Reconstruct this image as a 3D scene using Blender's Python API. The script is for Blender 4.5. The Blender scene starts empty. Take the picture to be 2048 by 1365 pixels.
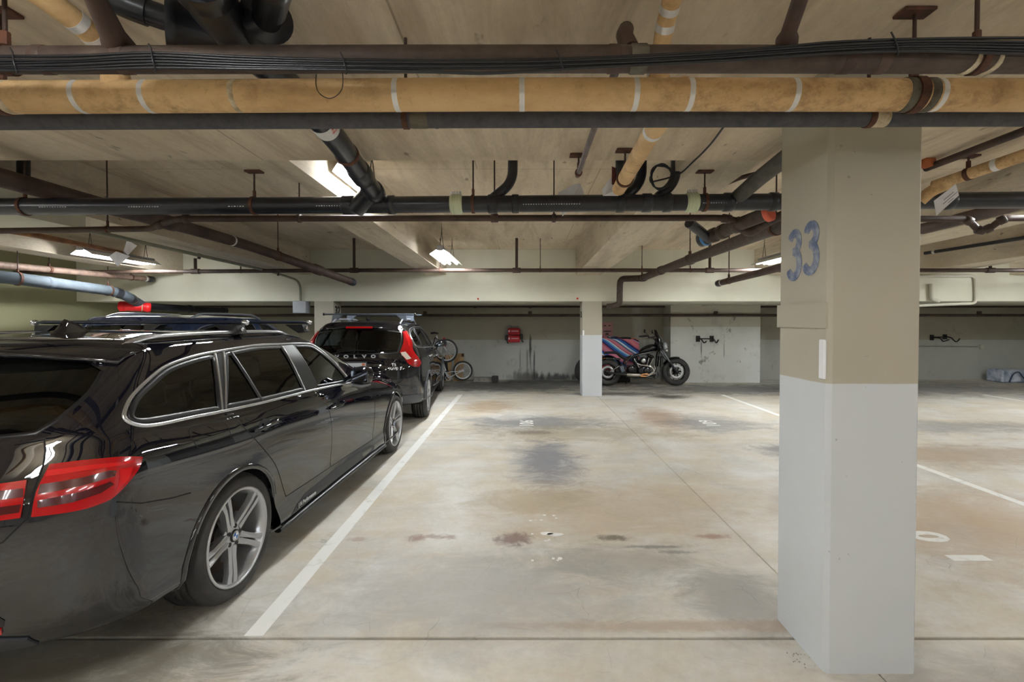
import bpy, bmesh, math, random
from math import sin, cos, pi, radians, sqrt, tan, atan2, hypot
from mathutils import Vector, Matrix
from mathutils.bvhtree import BVHTree
from mathutils.geometry import delaunay_2d_cdt

SC = bpy.context.scene
COL = SC.collection
V = Vector
random.seed(7)

# ---------------------------------------------------------------- camera
FPX, PPX, HOR, CAMZ, PITCH = 940.0, 1045.0, 645.0, 1.47, radians(1.0)
PPY = HOR + FPX * tan(PITCH)
cd = bpy.data.cameras.new('camera')
cam = bpy.data.objects.new('camera', cd)
COL.objects.link(cam)
cd.sensor_width = 36.0
cd.lens = FPX / 2048 * 36.0
cd.shift_x = (1024 - PPX) / 2048
cd.shift_y = -(682.5 - PPY) / 2048
cd.clip_start = 0.05
cam.location = (0, 0, CAMZ)
cam.rotation_euler = (pi / 2 - PITCH, 0, 0)
SC.camera = cam

# ---------------------------------------------------------------- world, exposure
w = bpy.data.worlds.new('garage_world')
SC.world = w
w.use_nodes = True
w.node_tree.nodes['Background'].inputs[0].default_value = (0.9, 0.95, 1.0, 1)
w.node_tree.nodes['Background'].inputs[1].default_value = 0.05
SC.view_settings.view_transform = 'Standard'
SC.view_settings.look = 'None'
SC.view_settings.gamma = 1.0
SC.view_settings.use_curve_mapping = False
SC.view_settings.exposure = 1.78
LAMP_W = 62.0          # watts of each pair of tubes
LAMP_COL = (0.95, 1.0, 0.96)


def at(px, py, Y):
    """photo pixel -> point of the world at depth Y"""
    a, b = (px - PPX) / FPX, (PPY - py) / FPX
    d = V((a, cos(PITCH) + b * sin(PITCH), -sin(PITCH) + b * cos(PITCH)))
    return V((0, 0, CAMZ)) + d * (Y / d.y)


def zb(Y):            # underside of the beams (they fall away from the camera)
    return 2.414 + 0.016 * (9.34 - Y)


def zs(Y):            # underside of the slab
    return zb(Y) + 0.5


# ---------------------------------------------------------------- materials
def lin(c):
    return c / 12.92 if c <= 0.04045 else ((c + 0.055) / 1.055) ** 2.4


def rgb(r, g, b):
    return (lin(r / 255), lin(g / 255), lin(b / 255), 1)


class NT:
    """small helper around a material's node tree"""
    def __init__(s, name):
        s.m = bpy.data.materials.new(name)
        s.m.use_nodes = True
        s.t = s.m.node_tree
        s.b = s.t.nodes['Principled BSDF']

    def n(s, typ, **kw):
        x = s.t.nodes.new(typ)
        for k, v in kw.items():
            if k.startswith('i_'):
                x.inputs[k[2:].replace('_', ' ')].default_value = v
            else:
                setattr(x, k, v)
        return x

    def l(s, a, b):
        s.t.links.new(a, b)

    def coords(s, world=True, scale=(1, 1, 1), loc=(0, 0, 0)):
        if world:
            src = s.n('ShaderNodeNewGeometry').outputs['Position']
        else:
            src = s.n('ShaderNodeTexCoord').outputs['Object']
        mp = s.n('ShaderNodeMapping')
        mp.inputs['Scale'].default_value = scale
        mp.inputs['Location'].default_value = loc
        s.l(src, mp.inputs['Vector'])
        return mp.outputs['Vector']

    def noise(s, vec, scale, detail=4, rough=0.6, dist=0.0):
        x = s.n('ShaderNodeTexNoise', i_Scale=scale, i_Detail=detail, i_Roughness=rough, i_Distortion=dist)
        s.l(vec, x.inputs['Vector'])
        return x.outputs['Fac']

    def ramp(s, fac, lo, hi, a=0.0, b=1.0):
        x = s.n('ShaderNodeMapRange')
        x.inputs['From Min'].default_value = lo
        x.inputs['From Max'].default_value = hi
        x.inputs['To Min'].default_value = a
        x.inputs['To Max'].default_value = b
        s.l(fac, x.inputs['Value'])
        return x.outputs['Result']

    def math(s, op, a, b=None):
        x = s.n('ShaderNodeMath', operation=op)
        for i, v in enumerate((a, b)):
            if v is None:
                continue
            if isinstance(v, (int, float)):
                x.inputs[i].default_value = v
            else:
                s.l(v, x.inputs[i])
        return x.outputs[0]

    def mix(s, fac, a, b, mode='MIX'):
        x = s.n('ShaderNodeMix', data_type='RGBA', blend_type=mode)
        for k, v in ((0, fac), (6, a), (7, b)):
            if isinstance(v, (int, float, tuple)):
                x.inputs[k].default_value = v
            else:
                s.l(v, x.inputs[k])
        return x.outputs[2]

    def bump(s, h, strength, dist=0.01):
        x = s.n('ShaderNodeBump')
        x.inputs['Strength'].default_value = strength
        x.inputs['Distance'].default_value = dist
        s.l(h, x.inputs['Height'])
        s.l(x.outputs['Normal'], s.b.inputs['Normal'])

    def base(s, c):
        if isinstance(c, tuple):
            s.b.inputs['Base Color'].default_value = c
        else:
            s.l(c, s.b.inputs['Base Color'])


MATS = {}


def plain(name, c=None, rough=0.5, metal=0.0, var=0.0, scale=8, bump=0.0, coat=0.0, spec=0.5, c2=None, world=False, thr=(0.4, 0.65)):
    """colour with an optional mottled second tone and fine relief"""
    if name in MATS:
        return MATS[name]
    t = NT(name)
    t.b.inputs['Roughness'].default_value = rough
    t.b.inputs['Metallic'].default_value = metal
    t.b.inputs['Coat Weight'].default_value = coat
    t.b.inputs['Coat Roughness'].default_value = 0.03
    t.b.inputs['Specular IOR Level'].default_value = spec
    if var > 0 or c2 is not None:
        v = t.coords(world)
        f = t.noise(v, scale, 6, 0.65)
        if c2 is None:
            c2 = tuple(x * (1 - var) for x in c[:3]) + (1,)
        t.base(t.mix(t.ramp(f, *thr), c, c2))
        if bump:
            t.bump(t.noise(v, scale * 5, 4), bump, 0.004)
    else:
        t.base(c)
        if bump:
            t.bump(t.noise(t.coords(world), scale, 4), bump, 0.004)
    MATS[name] = t.m
    return t.m


def emit(name, c, power):
    if name in MATS:
        return MATS[name]
    t = NT(name)
    t.base((0.9, 0.9, 0.9, 1))
    t.b.inputs['Emission Color'].default_value = c
    t.b.inputs['Emission Strength'].default_value = power
    MATS[name] = t.m
    return t.m


# ---------------------------------------------------------------- mesh builder
class MB:
    def __init__(s):
        s.v, s.f, s.sm = [], [], []

    def add(s, vs, fs, smooth=False):
        o = len(s.v)
        s.v += [V(p) for p in vs]
        s.f += [tuple(i + o for i in f) for f in fs]
        s.sm += [smooth] * len(fs)
        return s

    def box(s, c, d, rot=None):
        """centre c, full size d, rot a 3x3/4x4 matrix"""
        c = V(c)
        vs = []
        for x in (-.5, .5):
            for y in (-.5, .5):
                for z in (-.5, .5):
                    p = V((x * d[0], y * d[1], z * d[2]))
                    vs.append(c + (rot @ p if rot else p))
        return s.add(vs, [(0, 1, 3, 2), (4, 6, 7, 5), (0, 4, 5, 1), (2, 3, 7, 6), (0, 2, 6, 4), (1, 5, 7, 3)])

    def box2(s, a, b):
        a, b = V(a), V(b)
        return s.box((a + b) / 2, [abs(b[i] - a[i]) for i in range(3)])

    def bevbox(s, c, d, r=0.01, rot=None):
        """box with chamfered edges"""
        c = V(c)
        hx, hy, hz = (k / 2 for k in d)
        r = min(r, hx * .95, hy * .95, hz * .95)
        pts = []
        for sx in (-1, 1):
            for sy in (-1, 1):
                for sz in (-1, 1):
                    pts += [V((sx * hx, sy * (hy - r), sz * (hz - r))), V((sx * (hx - r), sy * hy, sz * (hz - r))), V((sx * (hx - r), sy * (hy - r), sz * hz))]
        bm = bmesh.new()
        for p in pts:
            bm.verts.new(p)
        bmesh.ops.convex_hull(bm, input=bm.verts)
        bm.verts.index_update()
        vs = [c + (rot @ q.co if rot else q.co) for q in bm.verts]
        fs = [tuple(q.index for q in f.verts) for f in bm.faces]
        bm.free()
        return s.add(vs, fs)

    def tube(s, pts, r, n=12, caps=True, closed=False, sq=None, smooth=True):
        """tube along pts; r one radius or one per point; sq=(a,b) scales the section"""
        pts = [V(p) for p in pts]
        m = len(pts)
        rs = r if isinstance(r, (list, tuple)) else [r] * m
        tg = []
        for i in range(m):
            if closed:
                d = pts[(i + 1) % m] - pts[i - 1]
            else:
                d = pts[min(i + 1, m - 1)] - pts[max(i - 1, 0)]
            tg.append(d.normalized() if d.length > 1e-9 else V((0, 0, 1)))
        up = V((0, 0, 1)) if abs(tg[0].z) < 0.9 else V((0, 1, 0))
        u = tg[0].cross(up).normalized()
        rings = []
        for i in range(m):
            if i:
                q = tg[i - 1].rotation_difference(tg[i])
                u = (q @ u).normalized()
            w_ = tg[i].cross(u).normalized()
            a, b = sq or (1, 1)
            rings.append([pts[i] + (u * cos(2 * pi * k / n) * a + w_ * sin(2 * pi * k / n) * b) * rs[i] for k in range(n)])
        vs = [p for rg in rings for p in rg]
        fs = []
        for i in range(m if closed else m - 1):
            j = (i + 1) % m
            for k in range(n):
                k2 = (k + 1) % n
                fs.append((i * n + k, i * n + k2, j * n + k2, j * n + k))
        s.add(vs, fs, smooth)
        if caps and not closed:
            o = len(vs)
            s.add(rings[0], [tuple(range(n))[::-1]])
            s.add(rings[-1], [tuple(range(n))])
        return s

    def lathe(s, prof, axis='x', n=32, c=(0, 0, 0), closed=False, smooth=True, rot=None):
        """profile [(along, radius)] turned about axis through c"""
        c = V(c)
        vs = []
        for (a, r) in prof:
            for k in range(n):
                t = 2 * pi * k / n
                p = {'x': V((a, r * cos(t), r * sin(t))), 'y': V((r * cos(t), a, r * sin(t))), 'z': V((r * cos(t), r * sin(t), a))}[axis]
                vs.append(c + (rot @ p if rot else p))
        m = len(prof)
        fs = []
        for i in range(m if closed else m - 1):
            j = (i + 1) % m
            for k in range(n):
                k2 = (k + 1) % n
                fs.append((i * n + k, i * n + k2, j * n + k2, j * n + k))
        return s.add(vs, fs, smooth)

    def prism(s, poly, ext, flat=True):
        """poly: 3D points of one face, ext: extrusion vector"""
        poly = [V(p) for p in poly]
        ext = V(ext)
        n = len(poly)
        vs = poly + [p + ext for p in poly]
        fs = [tuple(range(n))[::-1], tuple(range(n, 2 * n))]
        fs += [(i, (i + 1) % n, n + (i + 1) % n, n + i) for i in range(n)]
        return s.add(vs, fs)

    def ribbon(s, left, right, th):
        """flat strip between two 3D polylines, thickness along th vector"""
        for i in range(len(left) - 1):
            s.prism([left[i], left[i + 1], right[i + 1], right[i]], th)
        return s

    def mirror_x(s):
        o = MB()
        o.v = [V((-p.x, p.y, p.z)) for p in s.v]
        o.f = [tuple(reversed(f)) for f in s.f]
        o.sm = list(s.sm)
        return o

    def join(s, o):
        s.add(o.v, o.f)
        s.sm[-len(o.f):] = o.sm
        return s

    def mesh(s, name, mats, off=None, recalc=True):
        me = bpy.data.meshes.new(name)
        off = off or V((0, 0, 0))
        me.from_pydata([tuple(p - off) for p in s.v], [], s.f)
        me.polygons.foreach_set('use_smooth', s.sm)
        if recalc:
            bm = bmesh.new()
            bm.from_mesh(me)
            bmesh.ops.recalc_face_normals(bm, faces=bm.faces)
            bm.to_mesh(me)
            bm.free()
        for m in (mats if isinstance(mats, (list, tuple)) else [mats]):
            me.materials.append(m)
        me.update()
        return me


ORIGIN = {}      # object name -> world offset that its children's world-space geometry is shifted by


def tag(o, label=None, cat=None, group=None, kind=None):
    for k, v in (('label', label), ('category', cat), ('group', group), ('kind', kind)):
        if v:
            o[k] = v
    return o


def obj(name, mb, mat, parent=None, label=None, kind=None, recalc=True):
    """link mb as ONE mesh object. World-space geometry; a parent's origin is subtracted"""
    off = ORIGIN.get(parent.name, V((0, 0, 0))) if parent else V((0, 0, 0))
    o = bpy.data.objects.new(name, mb.mesh(name, mat, off, recalc) if isinstance(mb, MB) else mb)
    COL.objects.link(o)
    if parent:
        o.parent = parent
    ORIGIN[o.name] = off
    tag(o, label=label, kind=kind)
    return o


def thing(name, label, cat, loc=(0, 0, 0), rz=0.0, group=None, world=True):
    """an Empty at the thing's base; world=True: children are built in world space"""
    o = bpy.data.objects.new(name, None)
    COL.objects.link(o)
    o.location = loc
    o.rotation_euler = (0, 0, rz)
    o.empty_display_size = 0.1
    ORIGIN[o.name] = V(loc) if world else V((0, 0, 0))
    return tag(o, label, cat, group)


def struct(name, mb, mat, parent=None):
    o = obj(name, mb, mat, parent)
    if not parent:
        o['kind'] = 'structure'
    return o


def solo(name, mb, mat, label, cat, group=None):
    return tag(obj(name, mb, mat), label, cat, group)


def copy_tree(o, parent=None):
    c = o.copy()
    COL.objects.link(c)
    if parent is not None:
        c.parent = parent
    ORIGIN[c.name] = ORIGIN.get(o.name, V((0, 0, 0)))
    for ch in list(o.children):
        copy_tree(ch, c)
    return c


def fillet(pts, r, n=6):
    """round the corners of a polyline"""
    pts = [V(p) for p in pts]
    out = [pts[0]]
    for i in range(1, len(pts) - 1):
        a, b, c = pts[i - 1], pts[i], pts[i + 1]
        d1, d2 = (a - b), (c - b)
        k = min(r, d1.length * .45, d2.length * .45)
        p0, p1 = b + d1.normalized() * k, b + d2.normalized() * k
        for j in range(n + 1):
            t = j / n
            out.append(p0 * (1 - t) ** 2 + b * 2 * t * (1 - t) + p1 * t * t)
    out.append(pts[-1])
    return out


def arc(c, r, a0, a1, n, u, v):
    c, u, v = V(c), V(u), V(v)
    return [c + u * r * cos(a0 + (a1 - a0) * i / n) + v * r * sin(a0 + (a1 - a0) * i / n) for i in range(n + 1)]


def text_mb(body, size, origin, xdir, updir, th=0.002, align='CENTER', bold=0.0, sx=1.0, shear=0.0):
    """flat lettering as mesh geometry at its real place"""
    cu = bpy.data.curves.new('lettering', 'FONT')
    cu.body = body
    cu.size = size
    cu.align_x = align
    cu.align_y = 'CENTER'
    cu.extrude = th / 2
    cu.offset = bold
    cu.shear = shear
    cu.resolution_u = 3
    o = bpy.data.objects.new('lettering', cu)
    me = bpy.data.meshes.new_from_object(o)
    xd, ud = V(xdir).normalized(), V(updir).normalized()
    nd = xd.cross(ud)
    mb = MB()
    mb.add([V(origin) + xd * p.co.x * sx + ud * p.co.y + nd * (p.co.z + th / 2) for p in me.vertices], [tuple(f.vertices) for f in me.polygons])
    bpy.data.objects.remove(o)
    bpy.data.curves.remove(cu)
    bpy.data.meshes.remove(me)
    return mb
# ================================================================= SETTING
def ellipse_mask(t, pos, nz, cx, cy, a, b, ax=('X', 'Y'), edge=0.62, wob=1.5):
    sx = t.n('ShaderNodeSeparateXYZ')
    t.l(pos, sx.inputs[0])
    dx = t.math('DIVIDE', t.math('SUBTRACT', sx.outputs[ax[0]], cx), a)
    dy = t.math('DIVIDE', t.math('SUBTRACT', sx.outputs[ax[1]], cy), b)
    d = t.math('SQRT', t.math('ADD', t.math('MULTIPLY', dx, dx), t.math('MULTIPLY', dy, dy)))
    d = t.math('ADD', d, t.math('MULTIPLY', t.math('SUBTRACT', nz, 0.5), wob * 2))
    x = t.n('ShaderNodeMapRange', interpolation_type='SMOOTHSTEP')
    for k, v in (('From Min', 1 + edge), ('From Max', 1 - edge), ('To Min', 0.0), ('To Max', 1.0)):
        x.inputs[k].default_value = v
    t.l(d, x.inputs['Value'])
    return x.outputs['Result']


def floor_material():
    t = NT('stained_concrete_floor')
    p = t.coords(True)
    big = t.noise(p, 0.8, 7, 0.7, 0.9)
    mid = t.noise(t.coords(True, (1, 1.0, 1), (3, 7, 0)), 2.2, 6, 0.65, 0.4)
    streak = t.noise(t.coords(True, (0.8, 2.6, 1), (9, 2, 0)), 1.6, 6, 0.7, 0.5)
    fine = t.noise(p, 28, 5, 0.7)
    c = t.mix(t.ramp(big, 0.38, 0.62), rgb(218, 216, 210), rgb(206, 196, 176))
    c = t.mix(t.ramp(mid, 0.45, 0.75, 0, 0.7), c, rgb(186, 186, 182))
    c = t.mix(t.ramp(streak, 0.5, 0.8, 0, 0.6), c, rgb(196, 174, 142))
    c = t.mix(t.ramp(streak, 0.46, 0.25, 0, 0.6), c, rgb(228, 228, 226))
    spots = [  # worn, stained and darker places of this floor: x, y, half sizes, colour, strength
        (0.25, 5.0, .30, .8, (112, 114, 124), .85), (0.2, 6.85, 1.0, .45, (118, 118, 120), .85),
        (-0.6, 8.2, .5, .5, (160, 132, 98), .7), (0.65, 6.2, 1.3, .35, (150, 138, 112), .6),
        (0.7, 3.7, .9, .5, (190, 166, 134), .5), (0.1, 3.85, .45, .25, (168, 154, 126), .5),
        (-0.25, 2.55, .75, .4, (164, 165, 166), .6), (1.15, 2.5, .25, .3, (136, 136, 134), .6),
        (0.6, 2.85, .5, .2, (150, 146, 136), .5),
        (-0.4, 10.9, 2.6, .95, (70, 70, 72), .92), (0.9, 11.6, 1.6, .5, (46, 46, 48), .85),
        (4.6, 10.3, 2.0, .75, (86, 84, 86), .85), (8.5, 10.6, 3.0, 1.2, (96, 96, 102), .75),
        (2.9, 9.25, .35, .22, (42, 40, 40), .9), (2.0, 9.6, .9, .22, (66, 56, 52), .8),
        (2.15, 7.2, .35, .7, (150, 118, 88), .7), (2.75, 6.8, .55, .5, (116, 118, 124), .7),
        (3.1, 5.3, .35, .3, (104, 104, 108), .8), (3.3, 3.4, 1.1, .7, (178, 150, 118), .6),
        (4.8, 5.2, 1.4, .4, (150, 126, 100), .6), (5.6, 6.6, 1.7, .35, (110, 110, 114), .6),
        (-0.72, 3.17, .06, .045, (132, 92, 78), .75), (-0.60, 3.2, .08, .03, (132, 92, 78), .6), (-0.06, 3.16, .11, .09, (112, 80, 72), .8),
        (1.30, 3.2, .10, .035, (150, 104, 76), .7), (0.62, 3.18, .1, .04, (92, 82, 66), .8), (0.86, 3.05, .16, .02, (112, 110, 106), .7), (0.98, 2.98, .1, .02, (116, 114, 110), .6), (-0.5, 3.19, .04, .03, (132, 92, 78), .6), (-1.12, 3.16, .05, .03, (150, 112, 88), .5),
        (0.9, 2.25, .8, .04, (168, 142, 116), .55), (-2.2, 2.0, .9, .35, (96, 90, 80), .6),
        (-1.75, 1.8, .5, .3, (120, 112, 96), .5), (0.15, 6.25, .25, .1, (96, 82, 68), .7), (2.6, 1.9, 1.0, .14, (150, 146, 142), .6),
    ]
    sm = t.noise(t.coords(True, (1, 1.7, 1)), 2.6, 8, 0.78, 0.8)
    sm2 = t.noise(p, 16.0, 6, 0.75, 0.5)
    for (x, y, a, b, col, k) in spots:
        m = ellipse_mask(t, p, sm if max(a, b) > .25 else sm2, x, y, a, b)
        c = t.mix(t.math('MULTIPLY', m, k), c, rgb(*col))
    # cracks
    vo = t.n('ShaderNodeTexVoronoi', feature='DISTANCE_TO_EDGE', i_Scale=3.0)
    wv = t.n('ShaderNodeMix', data_type='VECTOR')
    wv.inputs[0].default_value = 0.12
    t.l(p, wv.inputs[4])
    nn = t.n('ShaderNodeTexNoise', i_Scale=4.0)
    t.l(p, nn.inputs['Vector'])
    t.l(nn.outputs['Color'], wv.inputs[5])
    t.l(wv.outputs[1], vo.inputs['Vector'])
    crack = t.math('MULTIPLY', t.ramp(vo.outputs['Distance'], 0.0, 0.006, 0.35, 0.0), t.ramp(mid, 0.5, 0.6))
    c = t.mix(crack, c, rgb(95, 88, 78))
    c = t.mix(t.ramp(fine, 0.3, 0.7, 0.0, 0.16), c, rgb(140, 134, 122))
    t.base(c)
    t.l(t.ramp(mid, 0.3, 0.7, 0.42, 0.62), t.b.inputs['Roughness'])
    t.b.inputs['Specular IOR Level'].default_value = 0.35
    t.bump(fine, 0.12, 0.004)
    return t.m


def concrete(name, c1, c2, c3, sc=(1, 1, 1), seams=None, dark=0.4):
    t = NT(name)
    p = t.coords(True, sc)
    a = t.noise(p, 0.9, 6, 0.65, 0.5)
    b = t.noise(t.coords(True, (sc[0] * 1.4, sc[1] * .4, sc[2]), (4, 1, 2)), 2.6, 6, 0.7, 0.6)
    f = t.noise(p, 34, 5, 0.75)
    c = t.mix(t.ramp(a, 0.35, 0.65), c1, c2)
    c = t.mix(t.ramp(b, 0.46, 0.74, 0, dark), c, c3)
    c = t.mix(t.ramp(f, 0.35, 0.75, 0, 0.25), c, c3)
    pits = t.noise(p, 9, 3, 0.5)
    c = t.mix(t.ramp(pits, 0.69, 0.74, 0, 0.6), c, tuple(x * .35 for x in c3[:3]) + (1,))
    if seams:
        br = t.n('ShaderNodeTexBrick', offset=0.5, i_Scale=1.0)
        br.inputs['Brick Width'].default_value = seams[0]
        br.inputs['Row Height'].default_value = seams[1]
        br.inputs['Mortar Size'].default_value = 0.006
        br.inputs['Mortar Smooth'].default_value = 0.6
        t.l(t.coords(True, (1, 1, 1), (0.45, 0.2, 0)), br.inputs['Vector'])
        c = t.mix(t.math('MULTIPLY', br.outputs['Fac'], 0.55), c, tuple(x * .55 for x in c3[:3]) + (1,))
    t.base(c)
    t.b.inputs['Roughness'].default_value = 0.85
    t.b.inputs['Specular IOR Level'].default_value = 0.25
    t.bump(t.math('ADD', f, t.math('MULTIPLY', b, 1.5)), 0.25, 0.006)
    return t.m


def two_tone(name, zsplit, up, low, marks=(), peel=0.0, var=0.12):
    """wall paint: one colour above zsplit, another below, with scuffs of their own shape"""
    t = NT(name)
    p = t.coords(True)
    sp = t.n('ShaderNodeSeparateXYZ')
    t.l(p, sp.inputs[0])
    f = t.ramp(t.math('ADD', sp.outputs['Z'], t.math('MULTIPLY', t.math('SUBTRACT', t.noise(p, 3, 2), 0.5), 0.01)), zsplit - .002, zsplit + .002)
    c = t.mix(f, low, up)
    n1 = t.noise(p, 1.3, 5, 0.6)
    c = t.mix(t.ramp(n1, 0.4, 0.75, 0, var), c, rgb(96, 88, 74))
    sm = t.noise(t.coords(True, (1, 1, .25)), 9, 5, 0.7)
    pit = t.noise(p, 38, 2, 0.4)
    c = t.mix(t.ramp(pit, 0.76, 0.78, 0, 0.4), c, rgb(80, 74, 66))
    if peel:
        pn = t.noise(t.coords(True, (1, 1, .7), (2, 0, 5)), 3.2, 7, 0.75)
        c = t.mix(t.ramp(pn, 0.6, 0.66, 0, peel), c, rgb(96, 96, 92))
        pn2 = t.noise(t.coords(True, (1, 1, 1), (7, 3, 1)), 1.6, 6, 0.7)
        c = t.mix(t.ramp(pn2, 0.55, 0.75, 0, peel * .6), c, rgb(140, 138, 130))
    for (x, z, a, b, col, k) in marks:
        m = ellipse_mask(t, p, sm, x, z, a, b, ('X', 'Z'))
        c = t.mix(t.math('MULTIPLY', m, k), c, rgb(*col))
    t.base(c)
    t.b.inputs['Roughness'].default_value = 0.6
    t.b.inputs['Specular IOR Level'].default_value = 0.3
    t.bump(t.noise(p, 40, 4), 0.08, 0.003)
    return t.m


M_FLOOR = floor_material()
M_CEIL = concrete('board_marked_concrete', rgb(226, 212, 190), rgb(208, 192, 168), rgb(146, 128, 106), (1, .5, 1), (2.44, 1.22), .7)
M_BEAM = concrete('beam_concrete', rgb(224, 212, 192), rgb(204, 192, 170), rgb(120, 108, 90), (1, .6, 1.6), None, 0.6)
M_JOINT = plain('joint_filler', rgb(74, 68, 58), 0.9)
BEIGE, WHITE = rgb(188, 180, 158), rgb(222, 224, 224)
M_CROSS = two_tone('beige_painted_beam', -5, rgb(216, 214, 196), BEIGE)
M_WALL = two_tone('two_tone_wall', 1.02, rgb(166, 160, 144), rgb(186, 187, 182), [
    (0.20, 0.72, .022, .34, (40, 40, 40), .8), (0.30, 0.40, .02, .38, (44, 44, 44), .75), (0.12, 0.5, .018, .3, (92, 92, 88), .6), (-0.06, 0.5, .015, .25, (96, 94, 90), .6),
    (0.1, 0.02, .4, .16, (72, 70, 68), .8), (0.9, 0.04, .5, .10, (46, 46, 46), .85), (0.2, 0.95, .03, .2, (50, 50, 48), .6),
    (2.95, 1.5, .12, .5, (196, 196, 190), .7), (3.1, 0.4, .3, .6, (120, 116, 108), .5), (6.1, 0.6, .2, .5, (198, 198, 192), .6), (5.95, 1.1, .1, .25, (198, 198, 192), .7)], 0.25)
M_BUMP = two_tone('peeling_white_wall', 1.36, rgb(206, 202, 188), rgb(226, 228, 224), [
    (4.35, .85, .012, .16, (96, 96, 96), .8), (4.9, .85, .012, .16, (96, 96, 96), .8)], 0.75)
M_LEFTW = two_tone('olive_wall', 1.19, rgb(150, 148, 116), rgb(176, 176, 160))  # olive above the split, paler below
M_PILLAR = two_tone('two_tone_pillar', 1.215, rgb(180, 174, 158), rgb(206, 210, 214), (), 0, 0.06)

X0, X1, Y0, Y1 = -9.0, 14.0, -9.0, 12.06

# floor: a sub-base with separate poured slabs, the joints between them are real gaps
floor = struct('floor', MB().box2((X0, Y0, -.30), (X1, Y1, -.018)), M_JOINT)
xs = [(X0, -3.94), (-3.94, 1.49), (1.49, 6.9), (6.9, X1)]
ys = [(Y0, -3.2), (-3.2, 2.16), (2.16, 5.83), (5.83, 9.52), (9.52, Y1)]
for (a, b) in xs:
    for (c, d) in ys:
        g = 0.0035
        g0 = 0.009 if c == 2.16 else g
        g1 = 0.009 if d == 2.16 else g
        obj('floor_slab', MB().bevbox(((a + b) / 2, (c + d + g0 - g1) / 2, -.011), (b - a - 2 * g, d - c - g0 - g1, .022), .003), M_FLOOR, floor)

M_LINE = plain('worn_white_paint', rgb(236, 236, 232), 0.6, 0, c2=rgb(196, 192, 182), scale=9, world=True, thr=(.55, .75))
obj('painted_line', MB().box2((-1.305, 2.175, 0), (-1.215, 9.5, .0012)), M_LINE, floor, 'white line beside the two parked estates')
obj('painted_line', MB().box2((4.01, 2.175, 0), (4.09, 9.5, .0012)), M_LINE, floor, 'white line to the right of the near pillar')
obj('painted_line', MB().box2((9.3, 2.175, 0), (9.38, 9.5, .0012)), M_LINE, floor)
obj('stall_number', text_mb('106', .285, (.07, 6.81, 0), (0, 1, 0), (-1, 0, 0), .0012, bold=.004), M_LINE, floor, 'white stall number 106')
obj('stall_number', text_mb('109', .285, (2.73, 6.81, 0), (0, 1, 0), (-1, 0, 0), .0012, bold=.002), M_LINE, floor, 'faded white stall number 109')
obj('stall_number', text_mb('0', .32, (2.80, 3.20, 0), (0, 1, 0), (-1, 0, 0), .0012, bold=.012), M_LINE, floor, 'white zero half behind the near pillar')
obj('stall_number', MB().box2((2.66, 2.87, 0), (2.90, 2.94, .0012)), M_LINE, floor, 'white digit one beside the near pillar')
fl = MB()
for (px, py, a, b) in [(1095, 1073, .07, .018), (1078, 1071, .05, .02), (1050, 1072, .012, .008), (1046, 1045, .012, .008), (1056, 1044, .01, .006), (1068, 1044, .014, .008), (1074, 1034, .014, .008),
                       (1093, 1035, .012, .01), (1098, 1040, .01, .008), (1078, 1086, .02, .008), (1084, 1084, .01, .01), (1106, 1122, .016, .014), (1092, 1122, .01, .008), (1050, 1126, .01, .006), (1101, 1126, .008, .006)]:
    Y = 1382 / (py - 645)
    c = V(((px + 15 - 1045) / 940 * Y, Y, 0))
    fl.prism([c + V((a * cos(k * .785) * random.uniform(.8, 1.1), b * 1.6 * sin(k * .785) * random.uniform(.7, 1.1), 0)) for k in range(8)], (0, 0, .0012))
obj('worn_number_flakes', fl, M_LINE, floor, 'flaked remains of a painted number', kind='stuff')

# ceiling: sloping slab with cast beams, the dropped band over the near pillar, the low soffit at the back
def slope_box(x0, x1, y0, y1, f_lo, f_hi):
    mb = MB()
    vs = [(x, y, f(y)) for f in (f_lo, f_hi) for (x, y) in ((x0, y0), (x1, y0), (x1, y1), (x0, y1))]
    return mb.add(vs, [(0, 1, 2, 3), (7, 6, 5, 4), (0, 4, 5, 1), (1, 5, 6, 2), (2, 6, 7, 3), (3, 7, 4, 0)])


ceiling = struct('ceiling', slope_box(X0, X1, Y0, Y1, zs, lambda y: zs(y) + .3), M_CEIL)
obj('drop_band', slope_box(X0, X1, 1.05, 3.05, zb, lambda y: zs(y) + .01), M_CEIL, ceiling, 'wide dropped concrete band over the near pillar')
BEAMS = [(-7.15, -6.73), (-4.65, -4.20), (-1.918, -1.51), (1.053, 1.55), (4.6, 5.16), (7.4, 8.0), (9.66, 10.2)]
for (a, b) in BEAMS:
    obj('ceiling_beam', slope_box(a, b, 3.05, 9.34, zb, lambda y: zs(y) + .01), M_BEAM, ceiling)
for (a, b) in BEAMS:
    obj('ceiling_beam', slope_box(a, b, Y0, 1.05, zb, lambda y: zs(y) + .01), M_BEAM, ceiling)
ZX = 1.887
obj('cross_beam', slope_box(X0, X1, 9.34, 9.74, lambda y: ZX, lambda y: zs(y) + .01), M_CROSS, ceiling, 'deep beige painted beam across the back bays')
obj('soffit', MB().box2((X0, 9.74, ZX), (X1, Y1, ZX + .2)), M_CROSS, ceiling, 'low soffit over the back bays')
obj('drop_box', slope_box(-5.9, -4.0, 3.42, 4.32, lambda y: 2.32, lambda y: zb(y) + .02), M_CROSS, ceiling, 'pale boxed drop under the second beam at the left edge')

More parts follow.
